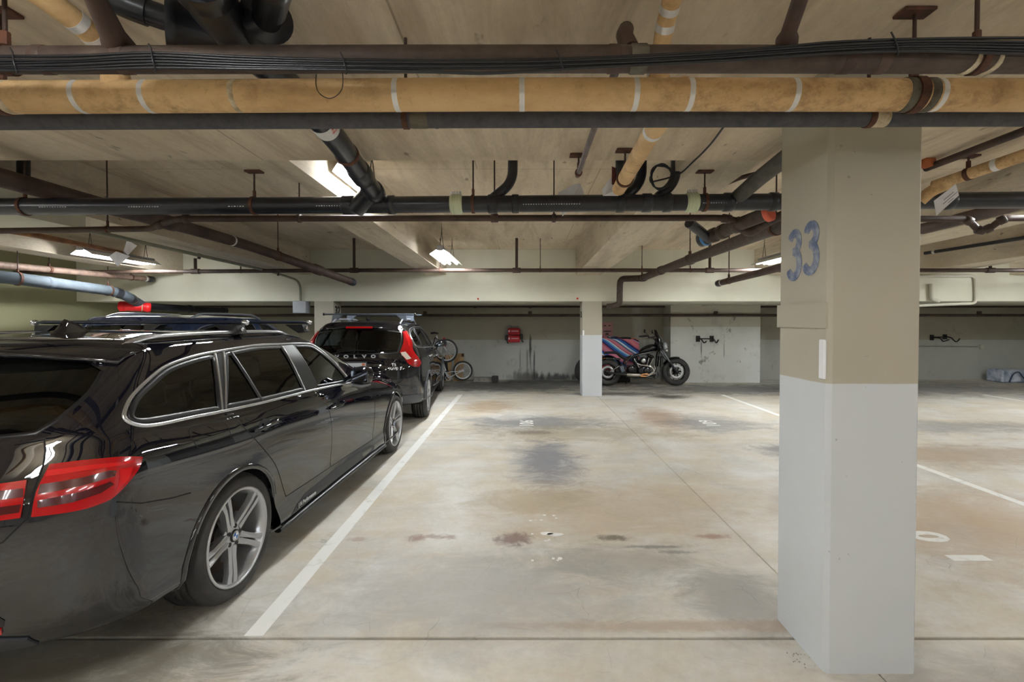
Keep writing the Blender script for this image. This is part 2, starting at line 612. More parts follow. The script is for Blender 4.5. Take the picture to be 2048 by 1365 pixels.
wall_back = struct('wall_back', MB().box2((X0, Y1 - .02, -.3), (X1, Y1 + .25, ZX + .2)), M_WALL)
obj('wall_block', MB().box2((3.60, 11.42, 0), (5.78, 12.05, ZX)), M_BUMP, wall_back, 'peeling white block standing out of the back wall')
struct('wall_left', MB().box2((X0 - .25, Y0, -.3), (X0 + .15, Y1, 3.6)), M_LEFTW)
struct('wall_right', MB().box2((X1, Y0, -.3), (X1 + .25, Y1, 3.6)), M_WALL)
struct('wall_front', MB().box2((X0, Y0 - .25, -.3), (X1, Y0, 3.6)), M_WALL)

# ---------------------------------------------------------------- pillars
def chamfered(x0, x1, y0, y1, z0, z1, c=.018):
    mb = MB()
    pl = [(x0 + c, y0), (x1 - c, y0), (x1, y0 + c), (x1, y1 - c), (x1 - c, y1), (x0 + c, y1), (x0, y1 - c), (x0, y0 + c)]
    return mb.prism([(x, y, z0) for x, y in pl], (0, 0, z1 - z0))


def stroke_digit(path, w, origin, xd, ud, nd, th=.002):
    """a brush stroke of width w along a 2D path"""
    pts = [V((x, y)) for x, y in path]
    L, R = [], []
    for i in range(len(pts)):
        d = (pts[min(i + 1, len(pts) - 1)] - pts[max(i - 1, 0)]).normalized()
        n = V((-d.y, d.x))
        ww = w * (0.75 if i in (0, len(pts) - 1) else 1)
        for lst, s in ((L, 1), (R, -1)):
            q = pts[i] + n * ww / 2 * s
            lst.append(V(origin) + V(xd) * q.x + V(ud) * q.y + V(nd) * .0005)
    return MB().ribbon(L, R, V(nd) * th)


def three_paths():
    up = [(.078 * cos(a), .165 + .078 * sin(a)) for a in [radians(k) for k in range(165, -80, -15)]]
    lo = [(-.012 + .098 * cos(a), -.03 + .112 * sin(a)) for a in [radians(k) for k in range(100, -165, -15)]]
    return up, lo


M_NUM = plain('faded_blue_paint', rgb(96, 108, 140), 0.7, c2=rgb(160, 166, 176), scale=16, world=True, thr=(.42, .62))
M_PLAST = plain('white_plastic', rgb(236, 238, 242), 0.4)
PX0, PX1, PYF, PYB = 1.262, 1.650, 1.938, 2.319
pl = thing('pillar', 'square two-tone concrete pillar marked 33 in the right foreground', 'pillar', (1.45, 2.13, 0))
obj('shaft', chamfered(PX0, PX1, PYF, PYB, 0, zb(PYB) + .02), M_PILLAR, pl)
obj('raised_band', MB().box2((PX0 - .008, PYF + .012, 1.445), (PX0 + .03, PYB - .002, 1.553)), M_PILLAR, pl, 'slightly raised plaster band')
for k, (oy, oz) in enumerate(((2.185, 1.755), (2.06, 1.768))):
    dg = MB()
    for q, pth in enumerate(three_paths()):
        dg.join(stroke_digit([(x * .46, y * .52) for x, y in pth], .040, (PX0 - .0006 * q, oy, oz), (0, -1, 0), (0, 0, 1), (-1, 0, 0), .0015))
    obj('painted_digit', dg, M_NUM, pl, 'hand-painted blue-grey figure 3')
obj('corner_guard', MB().bevbox((PX0 - .004, PYF + .030, 1.315), (.012, .036, .165), .003), M_PLAST, pl, 'short white plastic corner strip')

pl = thing('pillar', 'slim two-tone pillar standing in front of the motorcycle', 'pillar', (1.39, 9.5, 0))
obj('shaft', chamfered(1.19, 1.585, 9.34, 9.74, 0, ZX, .012), M_PILLAR, pl)
obj('corner_guard', MB().box((1.21, 9.33, 1.26), (.03, .02, .1)), M_PLAST, pl)
obj('painted_digit', text_mb('33', .17, (1.186, 9.52, 1.62), (0, -1, 0), (0, 0, 1), .003, bold=.004), plain('black_paint', rgb(30, 30, 32), .6), pl)
pl = thing('pillar', 'beige pillar marked 32 behind the second parked car', 'pillar', (-3.95, 9.5, 0))
obj('shaft', chamfered(-4.14, -3.757, 9.34, 9.74, 0, ZX, .012), M_PILLAR, pl)
obj('painted_digit', text_mb('32', .235, (-3.753, 9.54, 1.70), (0, 1, 0), (0, 0, 1), .003, bold=.006, sx=1.15), MATS['black_paint'], pl, 'black stencilled number 32')
obj('underline', MB().box((-3.7525, 9.54, 1.555), (.004, .33, .02)), MATS['black_paint'], pl)
for (a, y) in ((6.6, 9.34), (6.75, 1.938), (-4.15, 1.938)):
    if a == -4.15:
        continue
    pl = thing('pillar', 'two-tone pillar far off to the right' if y > 5 else 'two-tone pillar beyond the right edge of view', 'pillar', (a, y, 0))
    obj('shaft', chamfered(a, a + .39, y, y + .39, 0, ZX if y > 5 else zb(y + .4) + .02, .012), M_PILLAR, pl)

# ---------------------------------------------------------------- strip lamps
M_TUBE = emit('fluorescent_tube', (0.95, 0.985, 1.0, 1), 48.0)
M_TUBE_B = emit('weaker_fluorescent_tube', (0.95, 0.985, 1.0, 1), 34.0)  # weaker emission, set for lamps over the viewer
M_TUBE_C = emit('dim_fluorescent_tube', (0.95, 0.985, 1.0, 1), 11.0)
M_LAMPW = plain('white_enamel', rgb(232, 234, 232), 0.35)
M_LAMPG = plain('grey_enamel', rgb(150, 152, 156), 0.5)
M_CHAIN = plain('dark_wire', rgb(58, 52, 48), 0.6, 0.6)


def strip_lamp(label, x, y0, y1, z, top, group=None, hood=.15, name='strip_lamp', tube=None):
    r = thing(name, label, 'lamp', (x, (y0 + y1) / 2, z), 0, group)
    L = y1 - y0
    yc = (y0 + y1) / 2
    obj('housing', MB().bevbox((x, yc, z + .075), (.085, L, .05), .008), M_LAMPG, r)
    obj('end_cap', MB().bevbox((x, y0 - .012, z + .075), (.1, .03, .075), .01), M_LAMPG, r)
    prof = [(-hood, -.015), (-hood + .004, -.005), (-.055, .05), (.055, .05), (hood - .004, -.005), (hood, -.015)]
    if hood:
        up = [(x + a, y0, z + b + .006) for a, b in prof]
        lo = [(x + a, y0, z + b) for a, b in prof]
        obj('reflector', MB().prism(up + lo[::-1], (0, L, 0)), M_LAMPW, r)
    for s in (-1, 1):
        obj('tube', MB().lathe([(y0 + .03, .0), (y0 + .03, .019), (y1 - .03, .019), (y1 - .03, 0)], 'y', 10, (x + s * .06, 0, z + .012)), tube or M_TUBE, r)
    for yy in (y0 + .15, y1 - .15):
        k = min(z + .32, top)
        obj('hanging_wire', MB().tube([(x - .03, yy, z + .1), (x - .002, yy, k), (x, yy, top), (x + .002, yy, k), (x + .03, yy, z + .1)], .004, 5), M_CHAIN, r)
    return r


for n_, (x, lab) in enumerate(((-6.42, 'lit strip lamp along the far left beam, left of the white papers'), (-1.20, 'bright strip lamp hung beside the central beam'), (4.12, 'lit strip lamp just left of the near pillar, behind it'), (9.2, 'strip lamp far right behind the near pillar'))):
    strip_lamp(lab, x, 6.85, 8.18, 2.475, zs(7.4))
for x, ya, yb, lab in ((-1.385, 3.68, 4.5, 'strip lamp tucked behind the wye of the slanting black pipe'), (4.12, 3.05, 3.75, 'strip lamp high to the right, behind the near pillar'), (-6.42, 3.3, 4.4, 'strip lamp beside the far left beam, outside the view')):
    strip_lamp(lab, x, ya, yb, 2.66 if -2 < x < 0 else 2.475, zs(3.6), None, .095 if -2 < x < 0 else .15)

for x, lab in ((-1.2, 'strip lamp overhead just left of the viewer'), (4.12, 'unseen strip lamp overhead to the right of the viewer'), (-6.42, 'unseen strip lamp overhead far left of the viewer')):
    strip_lamp(lab, x, -.45, .75, 2.40, zs(.2), None, 0, tube=M_TUBE_C if x > 0 else M_TUBE_B)  # unseen lamps, left bare so their light reaches the ceiling
for y in (-3.6, -6.9):
    for x in (-6.4, -3.8, -1.2, 1.5, 4.1, 6.8, 9.4):
        strip_lamp('unseen strip lamp in a row behind the viewer', x, y, y + 1.2, zb(y) - .08, zs(y), 'strip lamps behind the viewer', 0, tube=M_TUBE_C)  # rows out of view, added for light, unhooded to brighten the ceiling
strip_lamp('strip lamp on the band to the far right', 8.6, 1.3, 2.5, zb(2) - .13, zb(1.5), 'strip lamps behind the viewer')

gr = MB()
for k in range(22):
    a_, d_ = random.uniform(0, 2 * pi), random.uniform(.0, .05)
    c_ = V((1.215 + d_ * cos(a_), 2.03 + d_ * sin(a_) * 1.4, .002))
    gr.box(c_, (random.uniform(.002, .006), random.uniform(.002, .006), .003), Matrix.Rotation(a_, 4, 'Z'))
tag(obj('grit', gr, plain('pale_grit', rgb(206, 200, 186), .9, c2=rgb(70, 64, 56), scale=40, world=True)), 'loose pale grit on the floor at the foot of the near pillar', 'grit', None, 'stuff')
# ================================================================= PIPES under the ceiling
M_IRON = plain('rusty_brown_iron', rgb(82, 69, 61), 0.55, 0.15, c2=rgb(62, 48, 42), scale=14, bump=.25, world=True)
M_IRON_D = plain('dark_brown_iron', rgb(82, 64, 55), 0.6, 0.1, c2=rgb(58, 43, 37), scale=5, bump=.15, world=True)
M_ABS = plain('black_plastic_pipe', rgb(30, 31, 36), 0.3, 0, c2=rgb(44, 46, 52), scale=6, world=True)
M_ABS_G = plain('dusty_grey_pipe', rgb(76, 83, 90), 0.8, 0, spec=.15, c2=rgb(88, 96, 104), scale=5, world=True)
M_FOAM = plain('charcoal_foam_sleeve', rgb(84, 84, 90), 0.85, 0, c2=rgb(70, 70, 76), scale=30, bump=.3, world=True)
M_STEEL = plain('bright_steel_band', rgb(226, 226, 226), 0.35, 0.45)
M_RUST = plain('rusted_steel', rgb(104, 66, 48), 0.7, 0.3, c2=rgb(64, 44, 36), scale=20, world=True)
M_ROD = plain('brown_rod', rgb(70, 52, 44), 0.65, 0.3)
M_CREAM = plain('cream_wrap', rgb(214, 200, 172), 0.7, 0, c2=rgb(150, 132, 104), scale=20, world=True)
M_CABLE = plain('black_cable', rgb(22, 23, 28), 0.35)
M_PAPER = plain('white_paper', rgb(226, 226, 232), 0.8)
M_RED = plain('red_plastic', rgb(214, 20, 26), 0.4)
M_SPRAY = plain('painted_coupling_metal', rgb(206, 214, 184), 0.4, 0.35)


def yellow_material():
    t = NT('yellowed_pipe_jacket')
    p = t.coords(True)
    a = t.noise(t.coords(True, (.6, 1, 1.4)), 5, 6, .7, .1)
    b = t.noise(t.coords(True, (.8, 1, 1), (4, 4, 4)), 15, 6, .75, .1)
    big = t.noise(p, 1.6, 3, .5)
    c = t.mix(t.ramp(a, .4, .7), rgb(220, 186, 136), rgb(196, 158, 108))
    c = t.mix(t.math('MULTIPLY', t.ramp(b, .46, .68, 0, .7), t.ramp(big, .40, .58)), c, rgb(112, 74, 42))
    c = t.mix(t.ramp(t.noise(p, 60, 3), .6, .75, 0, .35), c, rgb(140, 98, 58))
    t.base(c)
    t.b.inputs['Roughness'].default_value = .6
    t.bump(a, .12, .003)
    return t.m


M_YEL = yellow_material()


def proj(P):
    d = V(P) - V((0, 0, CAMZ))
    f = d.y * cos(PITCH) - d.z * sin(PITCH)
    u = d.y * sin(PITCH) + d.z * cos(PITCH)
    return PPX + FPX * d.x / f, PPY - FPX * u / f


def ext(a_, b_, L=1.6):
    """point L further on from a_ through b_, level"""
    d_ = b_ - a_
    d_.z = 0
    return b_ + d_.normalized() * L


class Pipe:
    def __init__(s, name, label, mat, pts, r, bend=.1, n=18, cat='pipe', group=None, raw=False):
        P = [V(p) if raw else at(*p) for p in pts]
        s.path = fillet(P, bend) if len(P) > 2 else P
        s.r = r
        s.mat = mat
        s.root = thing(name, label, cat, P[0], 0, group)
        obj('pipe_body', MB().tube(s.path, r, n), mat, s.root)

    def spot(s, px=None, py=None):
        best = None
        for i in range(len(s.path) - 1):
            a, b = s.path[i], s.path[i + 1]
            m = max(2, int((b - a).length / .01))
            for k in range(m + 1):
                q = a.lerp(b, k / m)
                x, y = proj(q)
                e = abs(x - px) if py is None else (abs(y - py) if px is None else hypot(x - px, y - py))
                if best is None or e < best[0]:
                    best = (e, q, (b - a).normalized())
        return best[1], best[2]

    def ring(s, name, mat, px=None, py=None, w=.03, rr=1.12, label=None, skew=0.0, lip=True):
        q, d = s.spot(px, py)
        d = (d + V((0, skew, 0))).normalized() if skew else d
        k = s.r * rr
        pts = [q - d * w / 2, q - d * w * .4, q + d * w * .4, q + d * w / 2] if lip else [q - d * w / 2, q + d * w / 2]
        rs = [s.r * 1.005, k, k, s.r * 1.005] if lip else [k, k]
        return obj(name, MB().tube(pts, rs, 20), mat, s.root, label)

    def hanger(s, px=None, py=None, top=None, mat=None, plate=False, rr=1.12, w=.025, rod=.006, one_side=False):
        q, d = s.spot(px, py)
        mat = mat or M_RUST
        h = obj('pipe_hanger', MB().tube([q - d * w / 2, q + d * w / 2], s.r * rr, 20), mat, s.root)
        top = zs(q.y) if top is None else top
        obj('rod', MB().tube([q + V((0, 0, s.r * rr * .9)), V((q.x, q.y, top))], rod, 8), M_ROD, h)
        obj('clevis', MB().bevbox(q + V((0, 0, s.r * rr + .02)), (w * .9, .02, .045), .004), mat, h)
        if plate:
            obj('ceiling_plate', MB().bevbox((q.x, q.y, top - .006), (.11, .06, .012), .003), mat, h)
        return h


# ---- the three runs crossing right under the dropped band
p = Pipe('drain_pipe', 'long brown iron drain pipe carrying the cable bundle across the top', M_IRON, [(-3600, 127, 1.4), (-130, 121, 1.4), (1050, 118, 1.4), (2200, 120, 1.4), (5200, 125, 1.4)], .0375, .5)
for x in (1228, 1690, 1755, 90, 250):
    p.ring('coupling', M_IRON_D, x, w=.035, rr=1.06)
p.ring('hub', plain('grey_green_metal', rgb(104, 100, 88), .6, .2, c2=rgb(76, 68, 58), scale=20, world=True), 1275, w=.05, rr=1.1, label='weathered grey coupling')
for x in (1930, 1972):
    p.ring('clamp_liner', M_CREAM, x, w=.018, rr=1.09, skew=.35)
p.hanger(1950, top=zb(1.4), w=.02, rr=1.14)
p.hanger(12, top=zb(1.4), w=.025, rr=1.14)
wy = [(242, 100, 1.41), (225, 68, 1.36), (180, -25, 1.22)]
b = obj('branch', MB().tube([at(*q) for q in wy] + [ext(at(*wy[1]), at(*wy[2]))], [.045, .032, .024, .024], 16), M_IRON_D, p.root, 'dark branch rising toward the viewer')
b = obj('branch', MB().tube([at(1573, 95, 1.41), at(1574, 78, 1.38), at(1577, 66, 1.36), at(1608, -25, 1.2), ext(at(1577, 66, 1.36), at(1608, -25, 1.2))], [.03, .03, .021, .02, .02], 16), M_IRON_D, p.root, 'short branch with a hub')
obj('branch', MB().tube(fillet([at(1262, 100, 1.42), at(1248, 72, 1.46), at(1252, 60, 1.60)], .05), .026, 14), M_IRON_D, p.root)

y = Pipe('insulated_pipe', 'stained yellow jacketed pipe with silver bands crossing the whole view', M_YEL, [(-3600, 210, 1.63), (-130, 196, 1.63), (1050, 189, 1.63), (2200, 191, 1.63), (5200, 196, 1.63)], .0525, .5, 28)
for x, sk in ((168, .3), (303, .28), (797, .08), (1041, 0), (1268, -.08), (1375, -.13), (1583, -.2), (1866, -.34)):
    y.ring('metal_band', M_STEEL, x, w=.018, rr=1.015, skew=0, lip=False)
y.ring('tape_band', M_CREAM, 480, w=.018, rr=1.012, lip=False)
for x in (1812, 1848):
    y.ring('clamp_liner', plain('grey_green_metal', None), x, w=.03, rr=1.06)
y.hanger(1830, top=zb(1.63), plate=True, w=.03, rr=1.13)
y.ring('clamp_liner', M_CREAM, 22, w=.03, rr=1.03)
y.hanger(6, top=zb(1.63), plate=True, w=.03, rr=1.1)
def band_at(path, px, py, r, parent, w=.024, name='metal_band', mat=None):
    best = min(((hypot(proj(q)[0] - px, proj(q)[1] - py), i) for i, q in enumerate(path)), key=lambda t_: t_[0])[1]
    i = max(1, min(best, len(path) - 2))
    d = (path[i + 1] - path[i - 1]).normalized()
    q = path[i]
    return obj(name, MB().tube([q - d * w / 2, q + d * w / 2], r, 20), mat or M_STEEL, parent)


def fine(path, step=.01):
    out = []
    for a_, b_ in zip(path, path[1:]):
        m = max(1, int((b_ - a_).length / step))
        out += [a_.lerp(b_, k / m) for k in range(m)]
    return out + [path[-1]]


bp0 = fine(fillet([at(232, 190, 1.63), at(230, 128, 1.64), at(180, 62, 1.5), at(62, -25, 1.36), ext(at(180, 62, 1.5), at(62, -25, 1.36))], .1))
b = obj('branch', MB().tube(bp0, .034, 18), M_YEL, y.root, 'yellow branch rising and turning toward the viewer')
obj('tee', MB().tube([at(232, 192, 1.63), at(232, 168, 1.63), at(231, 140, 1.635)], [.05, .042, .0405], 20), M_YEL, y.root, 'yellow tee')
for q in ((182, 76), (156, 43)):
    band_at(bp0, q[0], q[1], .0352, b)
band_at(bp0, 231, 148, .043, b, .014)
bp0 = fine(fillet([at(1315, 190, 1.63), at(1316, 130, 1.66), at(1328, 60, 1.58), at(1350, -25, 1.45), ext(at(1328, 60, 1.58), at(1350, -25, 1.45))], .1))
b = obj('branch', MB().tube(bp0, .030, 18), M_YEL, y.root, 'yellow branch with silver bands')
obj('tee', MB().tube([at(1318, 190, 1.63), at(1318, 170, 1.63), at(1318, 145, 1.64)], [.045, .038, .035], 20), M_YEL, y.root, 'yellow tee')
for q in ((1333, 47), (1342, 14)):
    band_at(bp0, q[0], q[1], .0315, b)
band_at(bp0, 1318, 153, .0385, b, .016)

g = Pipe('foam_sleeved_pipe', 'charcoal foam-sleeved pipe running just below the yellow pipe', M_FOAM, [(-3600, 256, 1.78), (-130, 243, 1.78), (1050, 238, 1.78), (2200, 235, 1.78), (5200, 227, 1.78)], .0318, .5, 20)
g.ring('bare_joint', plain('grey_green_metal', None), 838, w=.065, rr=1.04, label='bare pale joint between two sleeves')
g.ring('bare_joint', M_CREAM, 1757, w=.05, rr=1.04)
g.hanger(812, top=zb(1.78), w=.02, rr=1.12)
g.hanger(1735, top=zb(1.78), w=.02, rr=1.12)
g.ring('sleeve_edge', M_FOAM, 872, w=.012, rr=1.06)

# ---- cable bundle tied to the brown pipe
rows = [  # offsets of each cable: px -> py
    [(-130, 116), (0, 113), (150, 112), (305, 106), (480, 114), (690, 120), (960, 121), (1180, 116), (1400, 105), (1560, 94), (1680, 84), (1850, 78), (2048, 76), (2190, 80)],
    [(-130, 122), (0, 121), (150, 119), (305, 111), (480, 119), (690, 124), (960, 125), (1180, 120), (1400, 109), (1560, 98), (1680, 90), (1850, 83), (2048, 84), (2190, 86)],
    [(-130, 127), (0, 127), (150, 123), (305, 117), (480, 124), (690, 128), (960, 129), (1180, 124), (1400, 114), (1560, 103), (1680, 95), (1850, 88), (2048, 90), (2190, 92)],
    [(-130, 131), (0, 132), (150, 129), (305, 123), (480, 129), (690, 132), (960, 133), (1180, 128), (1400, 118), (1560, 107), (1680, 99), (1850, 93), (2048, 96), (2190, 99)],
    [(-130, 136), (0, 136), (150, 136), (305, 129), (480, 134), (690, 136), (960, 137), (1180, 132), (1400, 121), (1560, 111), (1680, 102), (1850, 98), (2048, 102), (2190, 105)],
    [(-130, 140), (0, 141), (150, 140), (305, 136), (480, 138), (690, 140), (860, 144), (960, 147), (1060, 143), (1180, 135), (1400, 124), (1560, 114), (1680, 106), (1850, 102), (2048, 108), (2190, 111)]]


def smooth_path(pts, n=6):
    P = [V(q) for q in pts]
    out = []
    for i in range(len(P) - 1):
        a, b, c, d = P[max(i - 1, 0)], P[i], P[i + 1], P[min(i + 2, len(P) - 1)]
        for k in range(n):
            t = k / n
            out.append(((b * 2) + (c - a) * t + (a * 2 - b * 5 + c * 4 - d) * t * t + (b * 3 - a - c * 3 + d) * t ** 3) * .5)
    return out + [P[-1]]


pos = ('topmost', 'second from the top', 'third from the top', 'fourth from the top', 'fifth from the top', 'lowest, sagging')
for i, row in enumerate(rows):
    pts = smooth_path([at(x, yy, 1.345 - .004 * (i % 2)) for x, yy in row], 4)
    pts = [at(-3600, row[0][1] + 6, 1.345)] + pts + [at(5200, row[-1][1] + 20, 1.345)]
    solo('cable', MB().tube(pts, .0042, 8), M_CABLE, 'black cable tied along the brown pipe, %s of the bundle' % pos[i], 'cable', 'black cables on the brown pipe')
for i, (x, y0, y1) in enumerate(((305, 100, 140), (688, 116, 144), (1120, 112, 138), (1790, 76, 106), (28, 108, 144))):
    a, c = at(x - 3, y0 - 3, 1.338), at(x + 7, y1 + 1, 1.338)
    solo('cable_tie', MB().tube([at(x - 8, y0 - 12, 1.338), a, a.lerp(c, .5) + V((0, -.004, 0)), c, at(x + 4, y1 + 4, 1.36)], .0022, 6), M_CABLE,
         ('black tie around the cables above the second silver band', 'black tie round the cables above the thin hanging wire loop', 'black tie round the cables at mid view', 'black tie around the cables above the near pillar', 'black tie round the cables at the left edge')[i], 'cable tie', 'ties round the cable bundle')
solo('hanging_wire', MB().tube(smooth_path([at(684, 138, 1.35), at(686, 165, 1.4), at(680, 185, 1.42), at(660, 197, 1.43), at(640, 188, 1.45), at(632, 170, 1.5), at(633, 145, 1.5)]), .0014, 6), M_CHAIN, 'thin dark wire hanging in a loop over the yellow pipe', 'wire')

# ---- black plastic drain line
k = Pipe('drain_pipe', 'thick black plastic pipe slanting down from the top to the black cross pipe', M_ABS, [(470, 62, 1.56), (560, 155, 1.86), (662, 264, 2.3), (748, 384, 3.16)], .058, .3, 24)
k.ring('coupling', M_ABS, 722, w=.16, rr=1.16)
k.ring('coupling', M_ABS, 757, w=.1, rr=1.2)
k.ring('pipe_hanger', M_RUST, 694, w=.03, rr=1.1, label='rusty ring hanger')
q, d = k.spot(650)
obj('sticker', MB().tube([q - d * .05, q + d * .03], .0588, 24, caps=False), plain('pale_sticker', rgb(206, 206, 204), .5, c2=rgb(196, 70, 56), scale=7, world=True, thr=(.6, .64)), k.root, 'torn pale sticker')
wp = fillet([at(545, 135, 1.82), at(490, 85, 1.64), at(425, 12, 1.43), at(385, -70, 1.24), ext(at(425, 12, 1.43), at(385, -70, 1.24), .9)], .1)
wq = [at(425, 12, 1.43), at(385, -70, 1.24)]
obj('wye_fitting', MB().tube(wp, [.066] + [.071] * (len(wp) - 1), 26), M_ABS, k.root, 'large black wye coming toward the viewer')
obj('wye_hub', MB().tube([wq[1].lerp(wq[0], .55), wq[1].lerp(wq[0], .5), wq[1].lerp(wq[0], .1)], [.072, .08, .08], 26), M_ABS, k.root)
obj('hub', MB().tube([at(450, 66, 1.60), at(352, 46, 1.53), at(349, 45, 1.527), at(332, 40, 1.515)], [.060, .066, .073, .073], 26), M_ABS, k.root, 'flanged black hub pointing left')
obj('side_pipe', MB().tube(smooth_path([at(345, 42, 1.525), at(290, 22, 1.49), at(235, 0, 1.46), at(190, -35, 1.42)], 5), .037, 18), M_ABS, k.root)
obj('pipe_socket', MB().tube([at(296, 24, 1.493), at(262, 11, 1.475), at(235, 0, 1.46), at(190, -35, 1.42), ext(at(235, 0, 1.46), at(190, -35, 1.42), 1.2)], .043, 18), M_ABS, k.root)
a, b2 = at(515, 92, 1.70), at(534, 36, 1.49)
dd = (b2 - a).normalized()
obj('cup_hub', MB().tube([a - dd * .03, b2 - dd * .02, b2, b2, b2 - dd * .05], [.064, .070, .076, .063, .060], 28, caps=False), M_ABS, k.root, 'open black hub cup')
e2 = at(552, -40, 1.30)
d2_ = (e2 - b2).normalized()
obj('riser', MB().tube([b2 - d2_ * .05, b2 + d2_ * .06, b2 + d2_ * .06, e2, ext(b2, e2, .8)], [.042, .042, .047, .047, .047], 22), M_ABS, k.root)

c = Pipe('drain_pipe', 'black plastic drain pipe crossing behind the near pillar with steel couplings', M_ABS, [(-1600, 418, 3.25), (-150, 414, 3.25), (500, 412, 3.25), (1040, 408, 3.25), (2200, 399, 3.25), (3800, 392, 3.25)], .0565, .5, 24)
for x, wd in ((697, .09), (782, .05), (985, .07), (1030, .05), (1240, .06), (1292, .07), (1335, .06), (1455, .07), (1545, .06), (1895, .06)):
    c.ring('coupling', M_ABS, x, w=wd, rr=1.14)
for x in (913, 1384):
    c.ring('steel_coupling', M_SPRAY, x, w=.085, rr=1.16, label='ribbed steel coupling')
    q, d = c.spot(x)
    for s in (-.028, -.009, .009, .028):
        obj('clamp_band', MB().tube([q + d * (s - .006), q + d * (s - .003), q + d * (s + .003), q + d * (s + .006)], [.0655, .069, .069, .0655], 24), M_SPRAY, c.root)
        obj('screw_clamp', MB().bevbox(q + d * s + V((0, -.02, .071)), (.012, .03, .02), .003), M_STEEL, c.root)
ww = [at(742, 376, 3.14), at(738, 392, 3.19), at(712, 418, 3.24)]
obj('wye_fitting', MB().tube(ww, [.066, .066, .06], 20), M_ABS, c.root, 'black wye joining the slanting pipe')
c.hanger(508, top=zb(3.25), plate=True, w=.02)
c.hanger(1408, top=zb(3.25), plate=True, w=.02)
for x in (947, 50):
    c.hanger(x, w=.02)
for x0, x1 in ((95, 150), (270, 330), (468, 500), (640, 690), (1045, 1160), (1400, 1470)):
    Pq = [c.spot(x)[0] + V((0, -.0545, -.017)) for x in (x0, x1)]
    mk = MB()
    nn = int((x1 - x0) / 5)
    for j in range(nn):
        a = Pq[0].lerp(Pq[1], (j + .2) / nn)
        mk.box(a, ((Pq[1] - Pq[0]).length / nn * random.uniform(.3, .7), .002, .006))
    obj('printed_marking', mk, plain('print_white', rgb(190, 192, 196), .6), c.root, kind='stuff')
for x0, xt in ((1027, 985), (1285, 1245), (1353, 1312)):
    obj('riser', MB().tube(fillet([at(x0, 215, 3.3), at(x0 - 2, 365, 3.29), at(xt, 398, 3.26)], .16, 8), .035, 16), M_ABS, c.root, 'curved black riser')

# ---- thin brown sprinkler line behind it
s5 = Pipe('sprinkler_pipe', 'thin brown pipe with a pale lit stretch below the black cross pipe', M_IRON_D, [(-1300, 478, 4.1), (-150, 464, 3.9), (300, 458, 3.75), (352, 438, 3.55), (700, 437, 3.5), (1440, 436, 3.5), (1470, 440, 3.55), (1520, 462, 3.7)], .0235, .06, 14)
for x, wd in ((322, .1), (372, .05), (600, .025), (990, .06), (1108, .03), (1452, .08)):
    s5.ring('fitting', M_IRON_D, x, w=wd, rr=1.35)
for x in (600, 1108, 216):
    s5.hanger(x, w=.015, rr=1.2, rod=.005)
s5.hanger(990, top=zs(3.5), w=.02, rr=1.3)

p6 = Pipe('drain_pipe', 'dark brown iron pipe running back from the left edge to a capped end', M_IRON_D, [(-120, 322, 2.6), (165, 401, 3.5), (340, 446, 4.45), (500, 492, 5.9), (703, 564, 8.0)], .06, .6, 20)
p6.ring('coupling', M_IRON_D, 340, w=.12, rr=1.15)
p6.ring('coupling', M_IRON_D, 635, w=.2, rr=1.25)
p6.ring('end_cap', M_ABS, 703, w=.12, rr=1.08, label='black end cap')
p6.hanger(556, w=.03)
p6.ring('tag', M_PAPER, 463, w=.03, rr=1.02, label='scrap of white tape')

s7 = Pipe('sprinkler_pipe', 'thin sprinkler main crossing the bays in front of the beige beam', M_IRON_D, [(-300, 548, 8.2), (700, 541, 8.2), (2400, 541, 8.2)], .034, .5, 14)
for x in (391, 708, 1033, 1420, 1980):
    q, d = s7.spot(x)
    h = obj('tee', MB().tube([q - d * .07, q + d * .07], .046, 12), M_IRON_D, s7.root)
    obj('riser', MB().tube([q, V((q.x, q.y, zs(q.y) - (0 if x != 391 else .35)))], .024, 10), M_IRON_D, h)
for x in (482, 880, 1080, 1284, 1380):
    s7.hanger(x, w=.02, rod=.006)

p8 = Pipe('drain_pipe', 'rusty brown pipe slanting from the near pillar down to the back beam', M_IRON, [(1760, 385, 2.9), (1560, 452, 3.7), (1325, 540, 7.4), (1285, 557, 8.7), (1240, 558, 9.15), (1239, 608, 9.2), (1226, 613, 9.24), (1214, 614, 9.28)], .06, .12, 18)
for x in (1322, 1288, 1380):
    p8.ring('coupling', M_IRON, x, w=.14, rr=1.16)
p8.hanger(1380, w=.04)
p8.hanger(1284, w=.03)
p8.hanger(1552, w=.03)

f = Pipe('drain_fitting', 'cluster of brown pipe fittings with a blue ring below the black cross pipe', M_IRON, [(1408, 478, 4.0), (1440, 466, 3.85), (1480, 448, 3.55), (1540, 425, 3.35)], .05, .1, 18)
f.ring('hub', M_ABS, 1408, w=.08, rr=1.25)
f.ring('blue_ring', plain('blue_plastic', rgb(70, 130, 190), .5), 1412, w=.03, rr=1.3, label='blue ring')
for x in (1428, 1446, 1475):
    f.ring('coupling', M_IRON, x, w=.06, rr=1.2)
obj('black_bend', MB().tube(fillet([at(1378, 446, 3.75), at(1400, 462, 3.85), at(1418, 478, 3.95)], .1), .04, 16), M_ABS, f.root, 'black plastic bend')
obj('bend', MB().tube(fillet([at(1475, 452, 3.6), at(1500, 468, 3.6), at(1540, 440, 3.5), at(1580, 425, 3.4)], .1), .034, 14), M_IRON, f.root)
f.ring('orange_band', plain('orange_tape', rgb(226, 110, 84), .6), 1538, w=.04, rr=1.25, label='orange tape')

